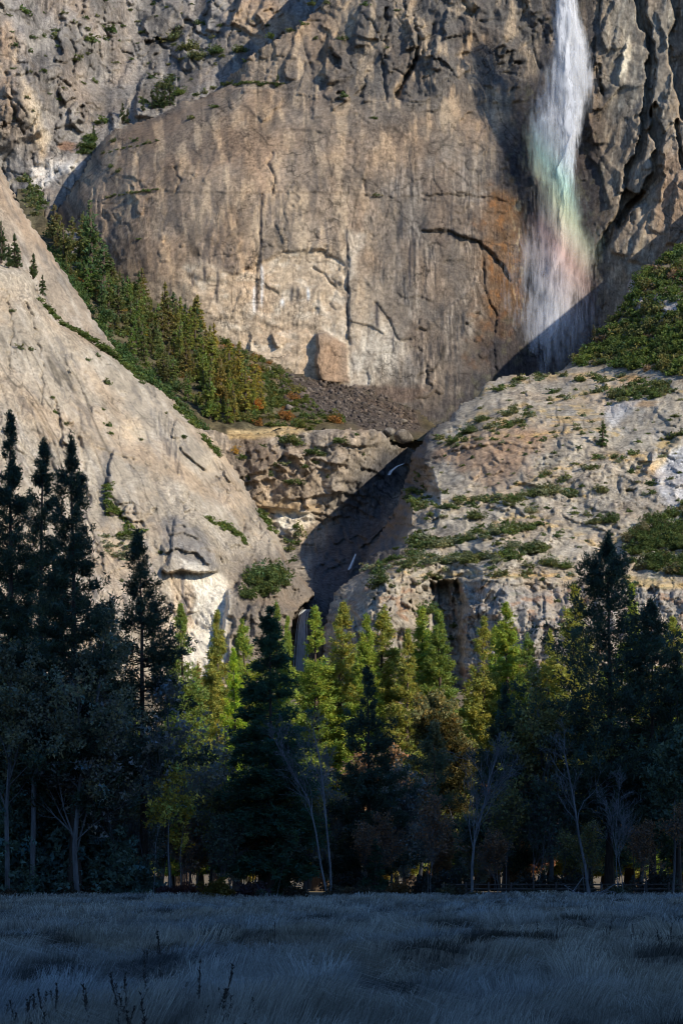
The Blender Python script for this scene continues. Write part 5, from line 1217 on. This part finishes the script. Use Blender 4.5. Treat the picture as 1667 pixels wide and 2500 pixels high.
# ------------------------------------------------------------------ water
FALL_D = 1897.0
def upper_fall():
    """falling water and spray: curved veils one behind the other through 26 m of depth"""
    m, nt, out = new_mat('falling_spray'); n = NT(nt); p = n.pos()
    at = nt.nodes.new('ShaderNodeAttribute'); at.attribute_name = 'Col'
    st = n.noise(n.mapping(p, (.36, .5, .030)), 1.0, 5, .62, .5)                  # long falling streaks
    bl = n.noise(n.mapping(p, (.085, .14, .032)), 1.0, 4, .55, .7)                # billows
    fi = n.noise(n.mapping(p, (1.3, 1.0, .12)), 1.0, 4, .65, .3)                  # fine threads
    f = n.math('MULTIPLY', n.rng(st, .34, .64, .0, 1.9), n.rng(bl, .30, .64, .15, 1.7))
    f = n.math('MULTIPLY', f, n.rng(fi, .25, .75, .62, 1.38))
    al = n.rng(n.math('MULTIPLY', at.outputs['Alpha'], f), .05, .85, 0, 1)
    df = nt.nodes.new('ShaderNodeBsdfDiffuse'); nt.links.new(at.outputs['Color'], df.inputs[0])
    tl = nt.nodes.new('ShaderNodeBsdfTranslucent'); nt.links.new(at.outputs['Color'], tl.inputs[0])
    mx = nt.nodes.new('ShaderNodeMixShader'); mx.inputs[0].default_value = .25; nt.links.new(df.outputs[0], mx.inputs[1]); nt.links.new(tl.outputs[0], mx.inputs[2])
    tr = nt.nodes.new('ShaderNodeBsdfTransparent'); m2 = nt.nodes.new('ShaderNodeMixShader')
    nt.links.new(al, m2.inputs[0]); nt.links.new(tr.outputs[0], m2.inputs[1]); nt.links.new(mx.outputs[0], m2.inputs[2]); nt.links.new(m2.outputs[0], out.inputs[0])
    rows = [-100,0,75,134,208,298,357,417,477,536,596,655,720,780,850,930,1000]
    left = [1364,1362,1350,1346,1314,1283,1276,1284,1300,1303,1296,1286,1276,1258,1238,1216,1206]
    right = [1394,1398,1420,1440,1458,1430,1416,1408,1414,1432,1444,1444,1440,1420,1400,1385,1365]
    core = [1378,1380,1385,1394,1398,1392,1386,1380,1376,1372,1369,1366,1362,1352,1340,1325,1310]
    cw = [12,14,22,30,32,26,20,16,16,20,28,36,36,30,24,20,14]
    dens = [1,1,.92,.8,.6,.50,.46,.42,.40,.44,.50,.54,.54,.46,.36,.22,.0]
    cden = [1,1,1,1,1,1,.98,.95,.92,.95,1,1,.9,.65,.32,.1,0]
    bc = np.array([(230,.90,.91,.95),(290,.82,.90,.95),(355,.63,.88,.79),(415,.85,.92,.68),(465,.97,.89,.72),(525,1,.73,.65),(590,.96,.84,.82),(690,.90,.90,.95)])
    V = []; F = []; C = []; nv = 0; rg = np.random.default_rng(12)
    vs = np.linspace(-95, 990, 120)
    def sheet(l, r, af, off, cols=26, bul=6.0, wav=8):
        nonlocal nv
        s = np.linspace(-1, 1, cols)[None]*np.ones((len(vs), 1)); vv = vs[:, None]*np.ones((1, cols))
        u = (l+r)[:, None]/2+(r-l)[:, None]/2*s+wav*fbm(vv/90+off, s*1.2+off*3, 2, 661)
        d = FALL_D+off+bul*(s**2)+1.5*fbm(vv/70, s*2+off, 2, 663)
        V.append(P(u, vv, d).reshape(-1, 3))
        a = af(u, vv, s)
        b = vv-1.25*(u-1300)
        bow = np.stack([np.interp(b, bc[:, 0], bc[:, k]) for k in (1, 2, 3)], -1)*.86  # rainbow light put into the spray colour, banded by position
        C.append(np.concatenate([bow, np.clip(a, 0, 1)[..., None]], -1).reshape(-1, 4))
        k = np.arange(len(vs)*cols).reshape(len(vs), cols)+nv; F.append(np.stack([k[:-1, :-1], k[1:, :-1], k[1:, 1:], k[:-1, 1:]], -1).reshape(-1, 4)); nv += len(vs)*cols
    I = lambda q: np.interp(vs, rows, q)
    L, R, K, W, D, G = map(I, (left, right, core, cw, dens, cden))
    edge = lambda s, k=.55: sstep(1.0, k, np.abs(s))
    for i in range(8):
        j = rg.normal(0, 5, 2)
        sheet(L-10+j[0], R+10+j[1], lambda u, v, s: edge(s, .1)*.36*D[:, None], -10+20*i/7)
    for i in range(4):
        sheet(L-50+rg.normal(0, 8), R+38+rg.normal(0, 8), lambda u, v, s: edge(s, .0)*.26*D[:, None]*sstep(90, 260, v), -9+18*i/3, 26, 6, 20)
    for i in range(6):
        sheet(K-W*1.3+rg.normal(0, 6), K+W*1.3+rg.normal(0, 6), lambda u, v, s: edge(s, .0)*.58*G[:, None], -11+17*i/5, 20, 3, 16)
    for i in range(5):
        q = np.sqrt(np.clip(1-((vs-720)/300)**2, 0, 1)); l = 1340-190*q; r = 1360+215*q
        sheet(l, r, lambda u, v, s: .14*sstep(1.0, .1, np.hypot((u-1350)/205, (v-710)/285)), -12+24*i/4, 30, 4, 4)
    me = mk_mesh('waterfall', np.concatenate(V), np.concatenate(F), None, m, True)
    me.color_attributes.new('Col', 'FLOAT_COLOR', 'POINT').data.foreach_set('color', np.concatenate(C).astype(np.float32).ravel())
    mk_obj('waterfall', me, label='tall white waterfall blowing into mist with a faint rainbow', category='waterfall')
upper_fall()

def white_water(name, pts, wid, label, seed, strands=46, out_m=3.0):
    """a small fall or cascade: many thin ribbons of white water"""
    m = bpy.data.materials.get('white_water')
    if not m:
        m, nt, out = new_mat('white_water'); n = NT(nt); p = n.pos()
        a = n.noise(n.mapping(p, (1.2, 1.2, .12)), 1.0, 4, .6)
        bs = n.bsdf(n.mix(n.rng(a, .3, .7, 0, 1), (.82, .86, .90, 1), (.95, .96, .97, 1)), .5, .4)
        tr = nt.nodes.new('ShaderNodeBsdfTransparent'); mx = nt.nodes.new('ShaderNodeMixShader')
        nt.links.new(n.rng(a, .30, .5, .55, 1), mx.inputs[0]); nt.links.new(tr.outputs[0], mx.inputs[1]); nt.links.new(bs, mx.inputs[2]); nt.links.new(mx.outputs[0], out.inputs[0])
    rg = np.random.default_rng(seed); p = np.array(pts, float); V = []; F = []
    s = np.linspace(0, 1, 16); L = np.linspace(0, 1, len(p))
    for k in range(strands):
        o = rg.normal(0, .42); w = np.interp(s, L, wid)
        u = np.interp(s, L, p[:, 0])+o*w+rg.normal(0, .25)*w*s; v = np.interp(s, L, p[:, 1]); d = np.interp(s, L, p[:, 2])-out_m*rg.uniform(.2, 1)
        hw = w*rg.uniform(.025, .075)
        a = P(u-hw, v, d); b = P(u+hw, v, d); n0 = len(V)*32 if False else k*32
        V.append(np.stack([a, b], 1).reshape(-1, 3))
        i = np.arange(15)*2+n0; F.append(np.stack([i, i+1, i+3, i+2], 1))
    mk_obj(name, mk_mesh(name, np.concatenate(V), np.concatenate(F), None, m, True), label=label, category='waterfall')
dF = lambda u, v: float(LAYER['F'].depth(np.array([float(u)]), np.array([float(v)]))[0])
dmin = lambda u, v: min(float(LAYER[k].depth(np.array([float(u)]), np.array([float(v)]))[0]) for k in ('F', 'H') if k == 'F' or u > 800)
FD = dF(742, 1500)-6
white_water('waterfall', [(752,1488,FD),(742,1496,FD-3),(738,1520,FD-5),(736,1560,FD-7),(735,1640,FD-9)], [11,10,11,13,17], 'small white waterfall at the bottom of the gorge behind the conifers', 601, 60)
FD = dF(862, 1370)-8
white_water('cascade', [(868,1352,FD),(860,1372,FD-2),(850,1395,FD-6),(845,1412,FD-8)], [3,4,5,7], 'thin white cascade halfway down the shadowed gorge', 602, 30)
FD = dF(962, 1140)-6
white_water('cascade', [(985,1132,FD),(970,1138,FD-2),(955,1150,FD-5),(950,1160,FD-6)], [3,4,5,4], 'short white cascade at the top of the shadowed gorge', 603, 24)

# ------------------------------------------------------------------ meadow
def meadow_grass():
    rg = np.random.default_rng(5); N = 205000
    y = np.exp(rg.uniform(math.log(20.5), math.log(216), N)); x = (rg.uniform(-80, 1747, N)-833.5)/FPX*y
    ok = y < 209+6*fbm(x/5, x*0, 3, 621); x = x[ok]; y = y[ok]; N = len(y)
    px = y*2.44/FPX
    patch = fbm(x/6, y/16, 3, 611); swirl = fbm(x/2.2, y/7, 3, 613); fine = fbm(x/.8, y/2.6, 3, 615)
    dark = sstep(.10, .42, fbm(x/2.4, y/9, 4, 617)+.22*np.exp(-((y-52)/22)**2)-.06)
    h = (.36+.30*patch+.2*fine)*rg.uniform(.55, 1.35, N)*(1-.55*dark)+.12
    h = np.clip(h, .12, 1.0)
    ang = 3.4*swirl+rg.normal(0, .4, N)+.4
    bend = np.clip(.8+.6*fine+.3*patch+.45*rg.normal(0, .5, N), .1, 1.5)
    dx, dy = np.cos(ang), np.sin(ang)*.8
    w = np.maximum(.0045, .5*px)*rg.uniform(.6, 1.25, N)
    z0 = ground_z(x, y)-.03
    b = np.stack([x, y, z0], 1); D = np.stack([dx, dy, 0*dx], 1); S = np.stack([np.ones(N), np.zeros(N), np.zeros(N)], 1)*w[:, None]*.5
    mid = b+D*(h*bend*.35)[:, None]; mid[:, 2] += h*.62
    tip = b+D*(h*bend*1.15)[:, None]; tip[:, 2] += h*np.clip(1.05-.5*bend, .3, 1.0)
    V = np.stack([b-S, b+S, mid-S*.8, mid+S*.8, tip], 1).reshape(-1, 3)
    k = np.arange(N)[:, None]*5; F = np.concatenate([k+[0, 1, 3], k+[0, 3, 2], k+[2, 3, 4]], 1).reshape(-1, 3)
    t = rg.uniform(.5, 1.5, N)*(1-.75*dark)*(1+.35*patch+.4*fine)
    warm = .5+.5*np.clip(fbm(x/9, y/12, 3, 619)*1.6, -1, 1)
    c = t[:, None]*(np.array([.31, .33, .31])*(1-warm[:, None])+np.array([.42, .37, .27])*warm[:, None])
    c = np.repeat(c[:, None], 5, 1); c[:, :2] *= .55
    m, nt, out = new_mat('dry_grass'); n = NT(nt)
    bs = n.bsdf(n.attr(), .7, .2); tr = nt.nodes.new('ShaderNodeBsdfTranslucent'); nt.links.new(n.attr(), tr.inputs[0])
    mx = nt.nodes.new('ShaderNodeMixShader'); mx.inputs[0].default_value = .3
    nt.links.new(bs, mx.inputs[1]); nt.links.new(tr.outputs[0], mx.inputs[2]); nt.links.new(mx.outputs[0], out.inputs[0])
    mk_obj('meadow_grass', mk_mesh('meadow_grass', V, F, c.reshape(-1, 3), m), kind='stuff', label='wind-matted dry meadow grass lying in blue shade', category='grass')
meadow_grass()

MAT_STALK = bark_material('dead_stalk', (.035, .028, .024), (.075, .06, .05), 20)
def stalks():
    rg = np.random.default_rng(66); prot = []
    for i in range(5):
        H = 1.0; q = [np.array([0, 0, 0.])]; segs = []
        for j in range(6):
            q.append(q[-1]+np.array([rg.normal(0, .012)+.012*(i-2), rg.normal(0, .012), H/6])); segs.append((q[-2], q[-1], .0075*(1-.12*j), .0075*(1-.12*(j+1))))
        for j in range(34):
            t = rg.uniform(.35, 1.0)*6; k = min(int(t), 5); b0 = q[k]+(q[k+1]-q[k])*(t-k); a = rg.uniform(0, 6.28); l = rg.uniform(.02, .05)*(1.2-.5*t/6)
            segs.append((b0, b0+np.array([l*math.cos(a), l*math.sin(a), l*rg.uniform(.8, 1.8)]), .011, .003))
        V, F = tubes(segs, 4)
        prot.append(mk_mesh('dead_stalk', V, F, None, MAT_STALK))
    spots = [(rg.uniform(0, 330), rg.uniform(21.5, 27.5), 'tall dark dead stalk in the thicket at the bottom left corner', 'dead stalks at the bottom left') for _ in range(34)]
    spots += [(rg.uniform(300, 640), rg.uniform(21, 25.5), 'dark dead stalk at the bottom edge left of centre', 'dead stalks at the bottom edge') for _ in range(16)]
    spots += [(rg.uniform(305, 400), rg.uniform(36, 46), 'dark dead stalk in the loose group left of centre', 'dead stalks in the grass left of centre') for _ in range(9)]
    spots += [(rg.uniform(560, 680), rg.uniform(44, 66), 'thin dark dead stalk standing in the middle of the meadow', 'dead stalks in mid meadow') for _ in range(10)]
    spots += [(rg.uniform(1290, 1640), rg.uniform(38, 60), 'thin dark dead stalk in the right half of the meadow', 'dead stalks on the right') for _ in range(14)]
    for i, (u, y, lab, g) in enumerate(spots):
        x = gx(u, y); mk_obj('dead_stalk', prot[i % 5], loc=(x, y, gz(x, y)-.05), rotz=rg.uniform(0, 6.28), scale=(.8, .8, rg.uniform(.35, .7)*(1 if y > 34 else .9)), label=lab, category='stalk', group=g)
stalks()

# ------------------------------------------------------------------ boardwalk, fence, fallen wood, snag
def box(a, b):
    (x0, y0, z0), (x1, y1, z1) = a, b
    V = [(x0,y0,z0),(x1,y0,z0),(x1,y1,z0),(x0,y1,z0),(x0,y0,z1),(x1,y0,z1),(x1,y1,z1),(x0,y1,z1)]
    return V, [(0,3,2,1),(4,5,6,7),(0,1,5,4),(1,2,6,5),(2,3,7,6),(3,0,4,7)]
MAT_WOOD = bark_material('weathered_wood', (.07, .055, .045), (.15, .12, .10), 3)
def boxes_mesh(name, bs, mat):
    V = []; F = []
    for a, b in bs:
        v, f = box(a, b); F += [tuple(i+len(V) for i in q) for q in f]; V += v
    return mk_mesh(name, V, F, None, mat)
def boardwalk():
    y0 = 212.0; x0, x1 = gx(1085, y0), gx(1720, y0)
    e = bpy.data.objects.new('boardwalk', None); COL.objects.link(e); e.location = (x0, y0, 0); e['label'] = 'low wooden boardwalk in the shade along the wood on the right'; e['category'] = 'boardwalk'
    L = x1-x0
    mk_obj('beam', boxes_mesh('beam', [((0, 0, .05), (L, .15, .42))], MAT_WOOD), e)
    mk_obj('beam', boxes_mesh('beam', [((0, 2.05, .05), (L, 2.2, .42))], MAT_WOOD), e)
    pl = boxes_mesh('plank', [((0, -.06, .424), (.19, 2.26, .47))], MAT_WOOD)
    for i in range(int(L/.2)): mk_obj('plank', pl, e, loc=(i*.2, 0, 0.004*(i % 2)))
    f = bpy.data.objects.new('rail_fence', None); COL.objects.link(f); f.location = (x0, y0+2.32, 0); f['label'] = 'two-rail wooden fence along the far side of the boardwalk'; f['category'] = 'fence'
    n = int(L/2.1); post = boxes_mesh('post', [((-.08, -.08, -.2), (.08, .08, 1.38))], MAT_WOOD)
    rl = boxes_mesh('rail', [((.085, -.045, 0), (2.015, .045, .14))], MAT_WOOD)
    for i in range(n+1): mk_obj('post', post, f, loc=(i*2.1, 0, .02*((i*5) % 3)))
    for i in range(n):
        for z in (.68, 1.10): mk_obj('rail', rl, f, loc=(i*2.1, 0, z+.02*((i*3) % 2)))
boardwalk()
def fallen():
    rg = np.random.default_rng(71); y = 203.0; x = gx(1385, y); segs = []
    pts = [np.array([0, 0, .25]), np.array([.8, .1, .35]), np.array([1.8, .2, .22]), np.array([3.0, 0, .4])]
    for a, b, r in zip(pts[:-1], pts[1:], (.16, .13, .09)): segs.append((a, b, r, r*.75))
    for i in range(16):
        p = pts[rg.integers(4)]+rg.normal(0, .15, 3); d = rg.normal(size=3)*np.array([1.1, .6, .7])+[.5, 0, .5]
        q = p+d*.8; segs.append((p, q, .05, .03)); segs.append((q, q+rg.normal(size=3)*.5+[.3, 0, .1], .03, .01))
    V, F = tubes(segs, 5)
    mk_obj('fallen_branch', mk_mesh('fallen_branch', V, F, None, MAT_PALE), loc=(x, y, gz(x, y)), label='pale weathered fallen branch at the meadow edge on the right', category='branch')
fallen()
def snag():
    y = 207.0; x = gx(72, y); k = y/FPX
    q = lambda u, v, dy=0: np.array([(u-72)*k, dy, EYE+(HZ-v)*k])
    segs = [(q(78, 2190), q(82, 2040), .26, .24), (q(82, 2040), q(84, 1905), .24, .22), (q(84, 1905), q(110, 1865, .2), .22, .2), (q(110, 1865, .2), q(143, 1828, .4), .24, .1),
            (q(84, 1900), q(112, 1845, -.3), .26, .22), (q(112, 1845, -.3), q(132, 1790, -.3), .22, .17), (q(132, 1790, -.3), q(140, 1700, -.2), .17, .10), (q(140, 1700, -.2), q(150, 1640, -.2), .10, .03),
            (q(136, 1745, -.3), q(170, 1690, 0), .07, .02), (q(84, 1905), q(70, 1860), .14, .05)]
    V, F = tubes(segs, 8)
    mk_obj('dead_tree', mk_mesh('dead_tree', V, F, None, MAT_GREY, True), loc=(x, y, 0), label='dead forked grey trunk with a broken limb on the left', category='tree')
snag()

# ------------------------------------------------------------------ labels: say which of a few look-alikes is meant
def tell_apart():
    sets = {}
    for o in SC.objects:
        if o.parent is None and 'label' in o: sets.setdefault(o['label'], []).append(o)
    words = ['leftmost', 'second from left', 'third from left', 'fourth from left', 'fifth from left', 'sixth from left', 'seventh from left', 'eighth from left', 'ninth from left', 'tenth from left', 'eleventh from left', 'twelfth from left', 'thirteenth from left']
    for lab, obs in sets.items():
        n = len(obs)
        if 2 <= n <= 14 and len(lab.split()) <= 13:
            for i, o in enumerate(sorted(obs, key=lambda o: o.location.x/o.location.y)):
                o['label'] = lab+', '+('rightmost' if i == n-1 else words[i])
tell_apart()
